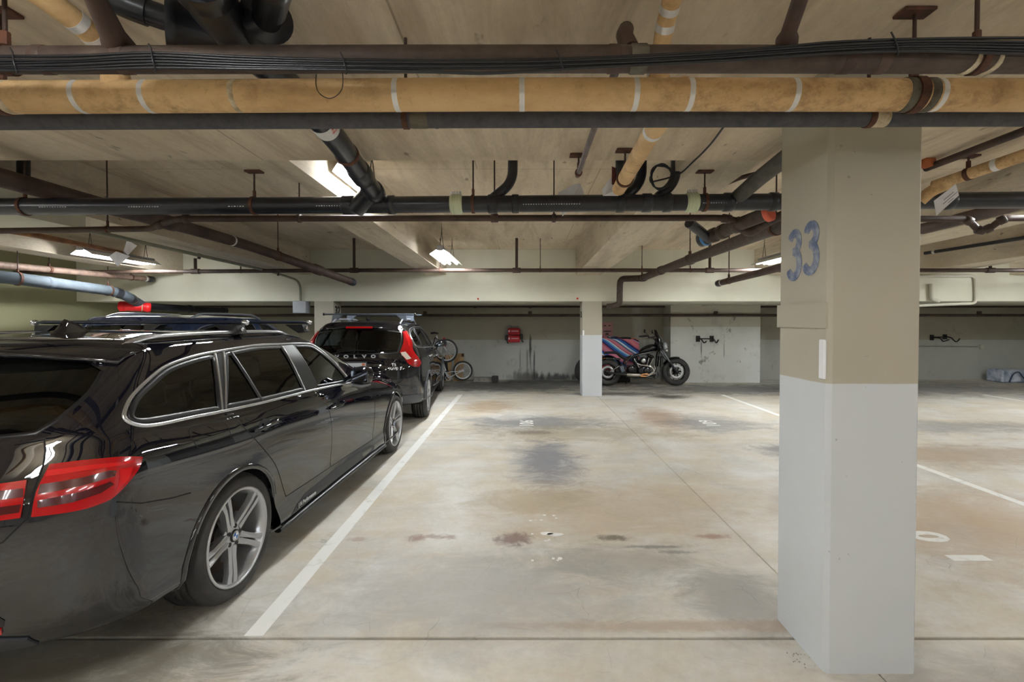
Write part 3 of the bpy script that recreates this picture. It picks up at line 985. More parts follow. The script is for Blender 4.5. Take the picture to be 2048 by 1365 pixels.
Pipe('drain_pipe', 'dusty black branch rising right toward the near pillar top', plain('dusty_black_pipe', rgb(84, 82, 76), .6, 0, c2=rgb(58, 56, 52), scale=8, world=True), [(1470, 400, 3.25), (1512, 362, 3.05), (1640, 262, 2.45)], .05, .1, 16)
Pipe('conduit', 'dark thin pipe over the beam left of the near pillar', M_IRON_D, [(1440, 372, 4.4), (1490, 352, 4.2), (1570, 338, 4.1)], .02, .1, 10)

p9 = Pipe('drain_pipe', 'short capped brown pipe slanting out from behind the near pillar', M_IRON_D, [(1438, 567, 6.8), (1562, 535, 5.0), (1720, 492, 3.7)], .042, .2, 16)
p9.ring('end_cap', M_ABS, 1436, w=.09, rr=1.15)
p9.ring('coupling', M_STEEL, 1444, w=.03, rr=1.05)
p9.hanger(1458, w=.03, rod=.007)

p10 = Pipe('conduit', 'dark conduit along the beam right of the near pillar', M_ABS, [(1850, 507, 8.45), (2200, 452, 6.05)], .03, .1, 10)
p10.ring('end_cap', M_STEEL, 1868, w=.05, rr=1.1)

p11 = Pipe('conduit', 'slim grey-brown pipe dropping back from the ceiling left of the yellow stub', plain('mauve_grey_pipe', rgb(112, 100, 98), .55, c2=rgb(88, 76, 72), scale=12, world=True), [(1258, 72, 1.55), (1190, 252, 2.35), (1155, 352, 3.0)], .0155, .3, 12)
p11.hanger(1157, top=zb(3.0), w=.02, rr=1.5, plate=True)

p12 = Pipe('insulated_pipe', 'short yellow jacketed pipe running back to the white papers', M_YEL, [(1372, 175, 1.78), (1309, 256, 2.1), (1238, 378, 3.1)], .044, .3, 18)
p12.ring('metal_band', M_STEEL, 1306, w=.03, rr=1.02, lip=False)
p12.hanger(1250, top=zb(2.95), w=.02, rr=1.2, plate=True)
obj('valve_stub', MB().tube([at(1245, 376, 3.1), at(1240, 345, 3.12), at(1240, 300, 3.12)], .03, 12), M_ABS, p12.root)
obj('tag_board', MB().prism([at(1224, 333, 3.12), at(1234, 337, 3.12), at(1234, 372, 3.12), at(1224, 368, 3.12)], (0, .01, 0)), plain('dark_red_board', rgb(92, 36, 28), .7), p12.root)

# ---- right of the near pillar
Pipe('conduit', 'dark conduit running back under the dropped band, right of the near pillar', M_IRON_D, [(1852, 337, 3.08), (2300, 166, 1.98)], .022, .1, 12)
y2 = Pipe('insulated_pipe', 'yellow jacketed pipe right of the near pillar with a torn silver tag', M_YEL, [(1868, 372, 3.15), (1905, 359, 3.05), (2048, 311, 2.7), (2300, 226, 2.2), (2900, 24, 1.5)], .036, .3, 18)
y2.ring('metal_band', M_STEEL, 1992, w=.03, rr=1.04)
y2.hanger(1936, top=zb(2.95), w=.025, plate=True)
obj('bend', MB().tube(fillet([at(1900, 366, 3.1), at(1862, 382, 3.16), at(1840, 402, 3.2)], .05), .038, 14), M_YEL, y2.root)
s9 = Pipe('sprinkler_pipe', 'thin pipe with two elbows right of the near pillar, pale at its far end', M_IRON_D, [(1700, 438, 3.6), (1935, 438, 3.6), (1958, 462, 3.6), (1978, 458, 3.58), (2006, 437, 3.5), (2300, 434, 3.5), (3500, 424, 3.5)], .0235, .05, 14)
for x, wd in ((1935, .06), (1960, .06), (1976, .05), (2004, .05)):
    s9.ring('fitting', M_IRON, x, w=wd, rr=1.4)
p14 = Pipe('drain_pipe', 'wide dark brown pipe low under the beam right of the near pillar', M_IRON_D, [(1845, 458, 5.3), (1975, 424, 4.5), (2250, 352, 3.3)], .06, .3, 16)
e = solo('orange_cap', MB().lathe([(0, .0), (0, .035), (.05, .035), (.07, .02), (.07, 0)], 'y', 16, at(1862, 322, 3.0)), plain('orange_rust', rgb(170, 96, 52), .7), 'rust-orange round cap peeping out behind the near pillar', 'cap')
lp = Pipe('conduit', 'white plastic conduit loop on the beige beam right of the near pillar', plain('pale_conduit', rgb(196, 192, 178), .5), [(1780, 553, 9.3), (1951, 552, 9.3), (1952, 607, 9.3), (1780, 614, 9.3)], .028, .1, 12)
obj('end_stub', MB().tube(fillet([at(1862, 568, 9.29), at(1863, 598, 9.29), at(1878, 603, 9.29)], .05), .035, 12), MATS['pale_conduit'], lp.root)

# ---- far left
p13 = Pipe('drain_pipe', 'dusty grey drain pipe with a dark elbow at the far left', M_ABS_G, [(-120, 540, 5.85), (52, 560, 6.6), (222, 582, 8.35), (252, 592, 8.6), (285, 612, 9.1)], .086, .2, 22)
for x in (95, 235, 262):
    p13.ring('coupling', M_ABS_G if x == 95 else M_ABS, x, w=.12, rr=1.07)
for x in (36, 216):
    p13.hanger(x, w=.03, top=zs(6.5))
d2 = Pipe('drain_pipe', 'dark drain pipe running under the soffit to the right of the red cleanout', M_ABS, [(285, 613, 9.15), (330, 616, 9.6), (452, 622, 10.9)], .075, .3, 18)
for x in (380, 445):
    d2.ring('coupling', M_ABS, x, w=.1, rr=1.15)
rc = Pipe('drain_cleanout', 'bright red plastic cleanout wye hanging at the far left', M_RED, [(243, 613, 8.85), (262, 613.5, 8.9), (300, 615.5, 9.1)], .085, .1, 22)
rc.ring('cleanout_cap', M_RED, 246, w=.1, rr=1.12, label='red screw cap')
rc.ring('rim', M_RED, 296, w=.08, rr=1.1)
rc.ring('tape_ring', M_CREAM, 284, w=.015, rr=1.04)
p16 = Pipe('drain_pipe', 'pinkish brown pipe with a black cap at the far left', plain('dusty_pink_pipe', rgb(140, 116, 102), .6, c2=rgb(104, 84, 74), scale=8, world=True), [(-120, 518, 5.7), (8, 531, 6.58), (302, 559, 9.2)], .049, .3, 16)
p16.ring('end_cap', M_ABS, 300, w=.14, rr=1.25)
p16.ring('coupling', M_STEEL, 291, w=.04, rr=1.08)
p16.hanger(262, w=.03)
p16.hanger(98, w=.04)
p15 = Pipe('conduit', 'rusty orange pipe running back above the far left lamp', plain('rust_orange_pipe', rgb(160, 112, 70), .65, c2=rgb(112, 76, 52), scale=6, world=True), [(-120, 440, 4.5), (60, 468, 5.2), (242, 506, 6.7)], .032, .3, 12)
for i, (poly, Y, lab) in enumerate((
        ([(254, 480), (274, 491.6), (256, 511), (247, 503)], 6.5, 'folded white paper hanging behind the rusty orange pipe'),
        ([(232, 503), (260, 512.6), (235.5, 533), (217, 513)], 6.4, 'white paper diamond hanging in front of the far left lamp'),
        ([(1148, 369), (1160, 367), (1169, 388), (1125, 433), (1116, 386)], 3.42, 'white paper hanging behind the black cross pipe, pointed below'),
        ([(1222, 354), (1234, 372), (1241, 377), (1237, 392), (1206, 392), (1204, 380)], 3.16, 'white paper with faint lines beside the yellow stub pipe'),
        ([(1868, 402), (1912, 368), (1918, 391), (1873, 432)], 2.95, 'white printed notice tilted right of the near pillar'))):
    pts = [at(x, yy, Y + .02 * (j % 2)) for j, (x, yy) in enumerate(poly)]
    r = thing('paper_sheet', lab, 'paper', pts[0])
    obj('sheet', MB().prism(pts, (0, .002, 0)), M_PAPER, r)
    if i in (3, 4):
        a, b2, c2, d3 = pts[0], pts[1], pts[-2] if i == 4 else pts[3], pts[-1]
        for kx, (u0, u1, v0) in enumerate(((.25, .7, .3), (.2, .85, .5), (.4, .65, .7))):
            if i == 4:
                f_ = lambda u, v: (a.lerp(b2, u)).lerp(d3.lerp(c2, u), v) + V((0, -.024, 0))
                obj('printed_line', MB().prism([f_(u0, v0), f_(u1, v0), f_(u1, v0 + .035), f_(u0, v0 + .035)], (0, .001, 0)), plain('black_print', rgb(60, 60, 66), .7), r)

# coil of spare cable by the risers
cc = at(1322, 356, 3.22)
pts = []
for j in range(75):
    t_ = j / 75 * 2 * pi * 2.6
    rr = .076 + .007 * sin(j * .7)
    pts.append(cc + V((cos(t_) * rr, .004 * sin(j * .37) - .02, sin(t_) * rr * 1.05)))
pts += smooth_path([pts[-1], at(1355, 350, 3.19), at(1385, 325, 3.0), at(1420, 290, 2.7), at(1450, 250, 2.4)], 5)[1:]
solo('cable_coil', MB().tube(pts, .006, 7), M_CABLE, 'coil of thin black cable tied between the curved risers', 'cable')

# grey junction box with its conduit beside pillar 32
jb = thing('junction_box', 'grey steel junction box beside pillar 32', 'box', at(600, 615, 9.36))
a = at(586, 602, 9.33)
b2 = at(613, 627, 9.33)
obj('box_body', MB().bevbox(((a + b2) / 2) + V((0, .08, 0)), (b2.x - a.x, .2, a.z - b2.z), .008), plain('grey_box_paint', rgb(168, 172, 178), .5), jb)
obj('cover', MB().bevbox(((a + b2) / 2) + V((0, -.025, 0)), ((b2.x - a.x) * .96, .012, (a.z - b2.z) * .96), .005), MATS['grey_box_paint'], jb)
cn = thing('conduit', 'pale green bent conduit running along the second beam down to the grey junction box', 'conduit', at(601, 604, 9.3))
obj('conduit_body', MB().tube(fillet([at(601, 602, 9.3), at(600, 562, 9.3), at(545, 544, 8.6), at(300, 489, 5.4), at(168, 459, 4.45)], .35, 8), .022, 10), plain('pale_green_conduit', rgb(150, 150, 130), .55), cn)
for x in (398, 556):
    q = at(x, 512 if x == 398 else 547, 6.75 if x == 398 else 8.7)
    obj('strap', MB().bevbox(q, (.03, .04, .09), .005), M_ROD, cn)
# two pipes against the back wall under the soffit
bp = Pipe('wall_pipe', 'thin brown pipe high along the back wall under the soffit', M_IRON_D, [(-200, 616, 11.2), (520, 613.5, 11.9), (2400, 613.5, 11.9)], .028, .4, 10)
for x in (950, 1060, 1345):
    bp.ring('coupling', M_IRON_D, x, w=.07, rr=1.5)
bp = Pipe('wall_pipe', 'second brown pipe along the back wall, below the first', M_IRON_D, [(-200, 634, 11.2), (520, 631, 11.35), (2400, 631, 11.35)], .034, .4, 10)
for x in (850, 1060, 1432, 1960):
    q, d = bp.spot(x)
    obj('pipe_bracket', MB().bevbox(q + V((0, .02, .04)), (.09, .06, .12), .01), M_IRON_D, bp.root)
# two risers on the far left above the brown pipe
for x, Y in ((9, 3.9), (47, 3.85)):
    Pipe('riser_pipe', 'black plastic riser above the brown pipe, %s of the pair at the left edge' % ('left' if x < 20 else 'right'), M_ABS, [(x, 200, Y), (x, 380, Y)], .042, .1, 14)
solo('red_sensor_dot', MB().lathe([(0, 0), (0, .018), (.02, .018), (.025, 0)], 'y', 12, at(956, 598, 9.325)), M_RED, 'tiny red dot on the beige beam, left one', 'sensor')
solo('red_sensor_dot', MB().lathe([(0, 0), (0, .02), (.02, .02), (.025, 0)], 'y', 12, at(1155, 597.5, 9.325)), M_RED, 'tiny red dot on the beige beam above the slim pillar', 'sensor')
# ================================================================= CARS
def lerp_tab(tab, y):
    if y <= tab[0][0]:
        return tab[0][1]
    for (a, p), (b, q) in zip(tab, tab[1:]):
        if y <= b:
            t = (y - a) / (b - a)
            t = t * t * (3 - 2 * t) * .5 + t * .5
            return p + (q - p) * t
    return tab[-1][1]


def crom(P, t):
    """Catmull-Rom through P at parameter t in [0, len-1]"""
    n = len(P) - 1
    i = min(int(t), n - 1)
    f = t - i
    a, b, c, d = P[max(i - 1, 0)], P[i], P[i + 1], P[min(i + 2, n)]
    return ((b * 2) + (c - a) * f + (a * 2 - b * 5 + c * 4 - d) * f * f + (b * 3 - a - c * 3 + d) * f ** 3) * .5


def loop_pts(L, ns=13):
    """half loop, rear centre -> right side -> front centre"""
    P = []
    e = 2.0 / L.get('n', 2.6)
    ycr, ycf = L['ycr'], L['ycf']
    wr, wf = lerp_tab(L['W'], ycr), lerp_tab(L['W'], ycf)
    zr, zf = lerp_tab(L['Z'], ycr), lerp_tab(L['Z'], ycf)
    for t in (0, .2, .4, .58, .74, .88):
        a = t * pi / 2
        s_, c_ = sin(a) ** e, cos(a) ** e
        P.append(V((wr * s_, ycr - (ycr - L['yr']) * c_, zr + (L['zr'] - zr) * c_ ** .8)))
    for k in range(ns):
        y = ycr + (ycf - ycr) * k / (ns - 1)
        P.append(V((lerp_tab(L['W'], y), y, lerp_tab(L['Z'], y))))
    for t in (.88, .74, .58, .4, .2, 0):
        a = t * pi / 2
        s_, c_ = sin(a) ** e, cos(a) ** e
        P.append(V((wf * s_, ycf + (L['yf'] - ycf) * c_, zf + (L['zf'] - zf) * c_ ** .8)))
    return P


def pip(poly, x, y):
    ins = False
    j = len(poly) - 1
    for i in range(len(poly)):
        xi, yi = poly[i]
        xj, yj = poly[j]
        if (yi > y) != (yj > y) and x < (xj - xi) * (y - yi) / (yj - yi) + xi:
            ins = not ins
        j = i
    return ins


def near_on(poly, x, y):
    best = None
    for i in range(len(poly)):
        ax, ay = poly[i]
        bx, by = poly[(i + 1) % len(poly)]
        dx, dy = bx - ax, by - ay
        L2 = dx * dx + dy * dy
        t = 0 if L2 < 1e-12 else max(0, min(1, ((x - ax) * dx + (y - ay) * dy) / L2))
        qx, qy = ax + dx * t, ay + dy * t
        d = (qx - x) ** 2 + (qy - y) ** 2
        if best is None or d < best[0]:
            best = (d, qx, qy)
    return best


def dens(pts, step, closed=True):
    out = []
    n = len(pts)
    for i in range(n if closed else n - 1):
        a, b = pts[i], pts[(i + 1) % n]
        m = max(1, int(hypot(b[0] - a[0], b[1] - a[1]) / step))
        for k in range(m):
            out.append((a[0] + (b[0] - a[0]) * k / m, a[1] + (b[1] - a[1]) * k / m))
    if not closed:
        out.append(tuple(pts[-1]))
    return out


def curve2(pts, n=6, closed=True):
    """smooth closed 2D outline through pts; a point given as (x, y, 1) is a sharp corner"""
    res = []
    m = len(pts)
    for i in range(m if closed else m - 1):
        b, c = V(pts[i][:2]), V(pts[(i + 1) % m][:2])
        a = V(pts[i - 1][:2]) if (closed or i > 0) else b
        d = V(pts[(i + 2) % m][:2]) if (closed or i + 2 < m) else c
        if len(pts[i]) > 2:
            a = b
        if len(pts[(i + 1) % m]) > 2:
            d = c
        for k in range(n):
            t = k / n
            q = ((b * 2) + (c - a) * t + (a * 2 - b * 5 + c * 4 - d) * t * t + (b * 3 - a - c * 3 + d) * t ** 3) * .5
            res.append((q.x, q.y))
    if not closed:
        res.append(tuple(pts[-1][:2]))
    return res


class Body:
    """half car body as a lofted grid, cut by outlines in a side ('s') or round-the-corner ('c') projection"""
    def __init__(s, loops, axis_y=-.2, su=7, sv=8):
        G = [loop_pts(L) for L in loops]
        nu, nv = len(G[0]) - 1, len(G) - 1
        U, W = nu * su, nv * sv
        s.axis_y = axis_y
        # interpolate along v first for each control column, then along u
        cols = [[crom([G[j][i] for j in range(nv + 1)], v / sv) for v in range(W + 1)] for i in range(nu + 1)]
        s.v, s.f = [], []
        for u in range(U + 1):
            for v in range(W + 1):
                p = crom([cols[i][v] for i in range(nu + 1)], u / su)
                p.x = max(p.x, 0)
                if u in (0, U):
                    p.x = 0
                s.v.append(p)
        for u in range(U):
            for v in range(W):
                a = u * (W + 1) + v
                s.f.append((a, a + 1, a + W + 2, a + W + 1))
        s.bvh = BVHTree.FromPolygons(s.v, s.f)
        s.v0 = [p.copy() for p in s.v]

    def to2(s, p, m):
        if m == 's':
            return (p.y, p.z)
        return (atan2(p.x, s.axis_y - p.y) if (p.x or p.y < s.axis_y) else pi, p.z)

    def hit(s, a, b, m, off=0.0):
        if m == 's':
            o, d = V((2.5, a, b)), V((-1, 0, 0))
        elif m == 'f':
            o, d = V((a, 5, b)), V((0, -1, 0))
        else:
            d0 = V((sin(a), -cos(a), 0))
            o, d = V((0, s.axis_y, b)) + d0 * 4, -d0
        q, n, i, dist = s.bvh.ray_cast(o, d)
        if q is None:
            q, n, i, dist = s.bvh.find_nearest(o + d * (1.6 if m == 's' else 3.2))
        if n.dot(d) > 0:
            n = -n
        return q + n * off

    def ok(s, p, m):
        return p.x > .45 if m == 's' else (p.y < s.axis_y + .3 and p.x > -.01)

    def cut(s, poly, m):
        """take the faces inside poly out; the rims snap onto the outline. Returns them as (verts, faces)"""
        xs, ys = [q[0] for q in poly], [q[1] for q in poly]
        x0, x1, y0, y1 = min(xs) - .1, max(xs) + .1, min(ys) - .1, max(ys) + .1
        ins, out = [], []
        for f in s.f:
            c = (s.v[f[0]] + s.v[f[1]] + s.v[f[2]] + s.v[f[3]]) / 4 if len(f) == 4 else sum((s.v[k] for k in f), V((0, 0, 0))) / len(f)
            q = s.to2(c, m)
            if x0 < q[0] < x1 and y0 < q[1] < y1 and s.ok(c, m) and pip(poly, *q):
                ins.append(f)
            else:
                out.append(f)
        a = {k for f in ins for k in f}
        b = {k for f in out for k in f}
        for k in a & b:
            q = s.to2(s.v[k], m)
            d, qx, qy = near_on(poly, *q)
            if d < .05 ** 2:
                s.v[k] = s.hit(qx, qy, m)
                if s.v0[k].x == 0:
                    s.v[k].x = 0
        s.f = out
        return ins

    def mb(s, faces=None, smooth=True):
        faces = s.f if faces is None else faces
        idx, vs, fs = {}, [], []
        for f in faces:
            g = []
            for k in f:
                if k not in idx:
                    idx[k] = len(vs)
                    vs.append(s.v[k])
                g.append(idx[k])
            fs.append(tuple(g))
        return MB().add(vs, fs, smooth)

    def panel(s, poly, m, off=.003, th=.0, step=.03):
        """sheet that follows the body inside poly, lifted by off; th>0 gives it a rim down to the body"""
        ed = dens(poly, step)
        n = len(ed)
        xs, ys = [q[0] for q in poly], [q[1] for q in poly]
        pts = [V(q) for q in ed]
        x = min(xs) + step / 2
        while x < max(xs):
            y = min(ys) + step / 2
            while y < max(ys):
                if pip(poly, x, y) and near_on(ed, x, y)[0] > (step * .45) ** 2:
                    pts.append(V((x, y)))
                y += step
            x += step
        vs, es, fs, *_ = delaunay_2d_cdt(pts, [(i, (i + 1) % n) for i in range(n)], [list(range(n))], 1, 1e-6)
        o = MB()
        o.add([s.hit(q.x, q.y, m, off) for q in vs], [tuple(f) for f in fs], True)
        if th:
            top = [s.hit(q[0], q[1], m, off) for q in ed]
            low = [s.hit(q[0], q[1], m, off - th) for q in ed]
            o.add(top + low, [(i, (i + 1) % n, n + (i + 1) % n, n + i) for i in range(n)])
        return o

    def strip(s, path, m, w=.006, off=.0008, closed=False, h=None):
        """raised strip of width w along a 2D path on the body"""
        ed = dens(path, .02, closed)
        n = len(ed)
        P = [s.hit(q[0], q[1], m, 0) for q in ed]
        N = []
        for q in ed:
            a = s.hit(q[0], q[1], m, 0)
            b = s.hit(q[0], q[1], m, .1)
            N.append((b - a).normalized())
        o = MB()
        rows = []
        h = off if h is None else h
        for i in range(n):
            t = (P[(i + 1) % n] - P[i - 1]) if closed else (P[min(i + 1, n - 1)] - P[max(i - 1, 0)])
            sd = t.cross(N[i]).normalized()
            rows.append([P[i] - sd * w / 2 - N[i] * .002, P[i] - sd * w * .36 + N[i] * h, P[i] + sd * w * .36 + N[i] * h, P[i] + sd * w / 2 - N[i] * .002])
        vs = [p for r in rows for p in r]
        fs = []
        for i in range(n if closed else n - 1):
            j = (i + 1) % n
            for k in range(3):
                fs.append((i * 4 + k, i * 4 + k + 1, j * 4 + k + 1, j * 4 + k))
        return o.add(vs, fs, True)


def car_glass(name='tinted_car_glass', tint=.30):
    if name in MATS:
        return MATS[name]
    t = NT(name)
    t.t.nodes.remove(t.b)
    lw = t.n('ShaderNodeLayerWeight')
    fr = t.n('ShaderNodeMath', operation='MULTIPLY_ADD')
    t.l(t.math('POWER', lw.outputs['Facing'], 5.0), fr.inputs[0])
    fr.inputs[1].default_value = .94
    fr.inputs[2].default_value = .06
    tr = t.n('ShaderNodeBsdfTransparent')
    tr.inputs[0].default_value = (tint * .9, tint, tint * .98, 1)
    gl = t.n('ShaderNodeBsdfGlossy')
    gl.inputs['Roughness'].default_value = 0.0
    gl.inputs[0].default_value = (.9, .94, .96, 1)
    mx = t.n('ShaderNodeMixShader')
    t.l(fr.outputs[0], mx.inputs[0])
    t.l(tr.outputs[0], mx.inputs[1])
    t.l(gl.outputs[0], mx.inputs[2])
    t.l(mx.outputs[0], t.t.nodes['Material Output'].inputs['Surface'])
    MATS[name] = t.m
    return t.m


M_PAINT = plain('black_car_paint', rgb(14, 15, 24), .3, 0, coat=1.0, spec=.5)
M_PAINT2 = plain('charcoal_car_paint', rgb(34, 34, 42), .14, 0, coat=1.0, spec=.5)
M_PAINT3 = plain('blue_car_paint', rgb(18, 40, 76), .14, 0, coat=1.0, spec=.5)
for m_ in (M_PAINT, M_PAINT2, M_PAINT3):
    m_.node_tree.nodes['Principled BSDF'].inputs['Coat IOR'].default_value = 1.85
    m_.node_tree.nodes['Principled BSDF'].inputs['Specular IOR Level'].default_value = 0.0
    m_.node_tree.nodes['Principled BSDF'].inputs['Coat Roughness'].default_value = 0.012
M_TRIM = plain('black_trim', rgb(22, 22, 24), .35)
M_SEAM = plain('panel_gap', rgb(4, 4, 5), .8)
M_LETTER = plain('bright_letter_metal', rgb(224, 226, 230), .3, .3)
M_CHROME = plain('satin_chrome', rgb(205, 207, 212), .22, .9)
M_TYRE = plain('tyre_rubber', rgb(48, 47, 47), .75, 0, c2=rgb(64, 62, 60), scale=7, bump=.1)
M_RIM = plain('silver_alloy', rgb(190, 192, 196), .30, .75)
M_DISC = plain('brake_disc_steel', rgb(92, 78, 68), .45, .7)
M_DARKIN = plain('cabin_black', rgb(30, 31, 33), .8)
M_SEAT = plain('seat_leather', rgb(58, 58, 62), .55)
M_LENS = plain('red_lamp_lens', rgb(168, 2, 12), .12, 0, coat=1.0)
M_LENS_D = plain('dark_red_lens', rgb(72, 6, 12), .15, 0, coat=1.0)
M_LENS_B = plain('bright_red_lens', rgb(206, 10, 20), .15, 0, coat=1.0)
M_CLEAR = plain('clear_lens', rgb(226, 206, 196), .15, 0, coat=1.0)
M_GLASS = car_glass()


def wheel(parent, x, y, z, R, wdt, rim, right=True, emblem=None, style='twin', spin=0.0, rz=0.0):
    """tyre, alloy rim with five spokes, brake disc; outer face at x (sign by side)"""
    sg = 1 if right else -1
    wh = bpy.data.objects.new('wheel', None)
    me = None
    tw = MB()
    xo = 0.0
    prof = []
    w2 = wdt
    # tyre profile from inner bead over the tread to outer bead, (axial inward, radius)
    pr = [(-.012, rim), (0, rim + .012), (.004, rim + (R - rim) * .4), (-.002, rim + (R - rim) * .72), (-.014, R - .02), (-.032, R - .004), (-.05, R)]
    g = []
    for gx in (.28, .45, .62, .78):
        q = -w2 * gx
        g += [(q + .006, R), (q + .004, R - .007), (q - .004, R - .007), (q - .006, R)]
    pr += g + [(-w2 + .05, R), (-w2 + .03, R - .006), (-w2 + .01, R - .03), (-w2, rim + (R - rim) * .5), (-w2 + .015, rim)]
    tw.lathe([(sg * a, r) for a, r in pr], 'x', 56)
    o = obj('wheel', tw, M_TYRE, parent)
    o.location = (x, y, z)
    o.rotation_euler = (0, 0, rz)
    b = MB()
    b.lathe([(sg * a, r) for a, r in ((-.014, rim + .004), (.002, rim + .006), (.002, rim - .006), (-.018, rim - .016), (-.05, rim - .026), (-wdt + .02, rim - .03))], 'x', 56)
    obj('rim_barrel', b, M_RIM, o)
    hub = MB().lathe([(sg * a, r) for a, r in ((-.07, .0), (-.052, .07), (-.045, .078), (-.034, .066), (-.030, .03), (-.030, 0))][::-1], 'x', 40)
    obj('hub', hub, M_RIM, o)
    r1 = rim - .014
    for k in range(5):
        a0 = spin + k * 2 * pi / 5
        sp = MB()

        def P(r, ang, ax):
            return V((sg * ax, r * sin(ang), r * cos(ang)))
        if style == 'twin':
            for sd in (-1, 1):
                secs = []
                for (r, ang, hw, ax) in ((.052, sd * .36, .020, -.034), (rim * .46, sd * .150, .0150, -.024), (rim * .74, sd * .105, .0150, -.012), (r1, sd * .105, .0185, -.009)):
                    c_ = a0 + ang
                    tn = V((0, cos(c_), -sin(c_)))
                    q = P(r, c_, ax)
                    n_ = V((sg, 0, 0))
                    secs.append([q - tn * hw - n_ * .028, q - tn * hw * .75 + n_ * .002, q + tn * hw * .2 + n_ * .007, q + tn * hw - n_ * .002, q + tn * hw - n_ * .03])
                vs = [p for sc in secs for p in sc]
                fs = [(i * 5 + j, i * 5 + (j + 1) % 5, (i + 1) * 5 + (j + 1) % 5, (i + 1) * 5 + j) for i in range(3) for j in range(5)]
                sp.add(vs, fs + [(0, 1, 2, 3, 4), (15, 16, 17, 18, 19)])
            # web between the pair near the hub
            secs = []
            for (r, hw) in ((.05, .03), (rim * .50, .03)):
                tn = V((0, cos(a0), -sin(a0)))
                q = P(r, a0, -.05)
                secs.append([q - tn * hw, q + tn * hw, q + tn * hw + V((sg * -.02, 0, 0)), q - tn * hw + V((sg * -.02, 0, 0))])
            sp.add(secs[0] + secs[1], [(0, 1, 5, 4), (1, 2, 6, 5), (2, 3, 7, 6), (3, 0, 4, 7), (0, 1, 2, 3), (4, 5, 6, 7)])
        else:
            secs = []
            for (r, hw, ax) in ((.05, .034, -.034), (rim * .5, .026, -.02), (r1, .03, -.01)):
                tn = V((0, cos(a0), -sin(a0)))
                q = P(r, a0, ax)
                n_ = V((sg, 0, 0))
                secs.append([q - tn * hw - n_ * .03, q - tn * hw * .8, q + n_ * .008, q + tn * hw * .8, q + tn * hw - n_ * .03])
            vs = [p for sc in secs for p in sc]
            sp.add(vs, [(i * 5 + j, i * 5 + (j + 1) % 5, (i + 1) * 5 + (j + 1) % 5, (i + 1) * 5 + j) for i in range(2) for j in range(5)])
        obj('spoke', sp, M_RIM, o)
        c_ = a0 + pi / 5
        obj('wheel_bolt', MB().lathe([(sg * -.036, 0), (sg * -.036, .0105), (sg * -.028, .012), (sg * -.028, .008), (sg * -.033, 0)], 'x', 10, (0, .050 * sin(c_), .050 * cos(c_))), M_TRIM, o)
    obj('hub_cap', MB().lathe([(sg * -.034, .033), (sg * -.024, .033), (sg * -.022, .028), (sg * -.022, 0)], 'x', 24), M_TRIM if emblem else M_RIM, o)
    if emblem:
        obj('emblem_ring', MB().lathe([(sg * -.0219, .026), (sg * -.0208, .025), (sg * -.0208, .018), (sg * -.0219, .018)], 'x', 24), M_CHROME, o)
        for k in range(4):
            pts = [V((sg * -.0215, 0, 0))] + [V((sg * -.0215, .018 * sin(k * pi / 2 + j * pi / 16), .018 * cos(k * pi / 2 + j * pi / 16))) for j in range(9)]
            obj('emblem_quarter', MB().prism(pts, (sg * .001, 0, 0)), plain('emblem_white', rgb(232, 236, 240), .3) if k % 2 == 0 else plain('emblem_blue', rgb(40, 110, 190), .3), o)
    obj('brake_disc', MB().lathe([(sg * -.10, .06), (sg * -.10, rim * .74), (sg * -.125, rim * .74), (sg * -.125, .06)], 'x', 36), M_DISC, o)
    obj('caliper', MB().bevbox((sg * -.105, -rim * .6, .05), (.06, .07, .15), .012), M_TRIM, o)
    return o


def arch_circle(yc, zc, r, a0=-.55, a1=pi + .55, n=40):
    return [(yc + r * cos(a0 + (a1 - a0) * i / n), zc + r * sin(a0 + (a1 - a0) * i / n)) for i in range(n + 1)]


def front_end(b, car, k=1.0, dz=0.0):
    f = lambda z: z * k + dz
    g = b.panel([(-.0, f(.985)), (.60, f(.985)), (.60, f(1.02)), (.52, f(1.29)), (.0, f(1.325))], 'f', .004, 0, .05)
    obj('windscreen', g.join(g.mirror_x()), plain('dark_screen_glass', rgb(10, 13, 15), .03, coat=1.0), car)
    both('headlamp', b.panel([(.42, f(.69)), (.74, f(.70)), (.76, f(.62)), (.45, f(.60))], 'f', .008, .01, .04), M_CLEAR, car)
    both('grille', b.panel([(.03, f(.70)), (.30, f(.69)), (.28, f(.53)), (.04, f(.52))], 'f', .006, .008, .04), M_TRIM, car)
    g = b.panel([(.0, f(.40)), (.60, f(.38)), (.56, f(.28)), (.0, f(.27))], 'f', .004, 0, .05)
    obj('lower_grille', g.join(g.mirror_x()), M_TRIM, car)


def seat(parent, x, y, z, rear=False, back=.62):
    s = obj('seat', MB().bevbox((x, y, z + .06), (.50, .50, .16), .05), M_SEAT, parent)
    rot = Matrix.Rotation(radians(14), 4, 'X')
    obj('backrest', MB().bevbox((x, y - .30, z + .06 + back / 2), (.48, .13, back), .05, rot), M_SEAT, s)
    obj('headrest', MB().bevbox((x, y - .42, z + .14 + back), (.27, .09, .17), .035, rot), M_SEAT, s)
    return s


def both(name, mb, mat, parent, label=None, sides='rl'):
    """the right piece, and its mirror image on the left"""
    a = obj(name, mb, mat, parent, label)
    if 'l' in sides:
        obj(name, mb.mirror_x(), mat, parent, label)
    return a
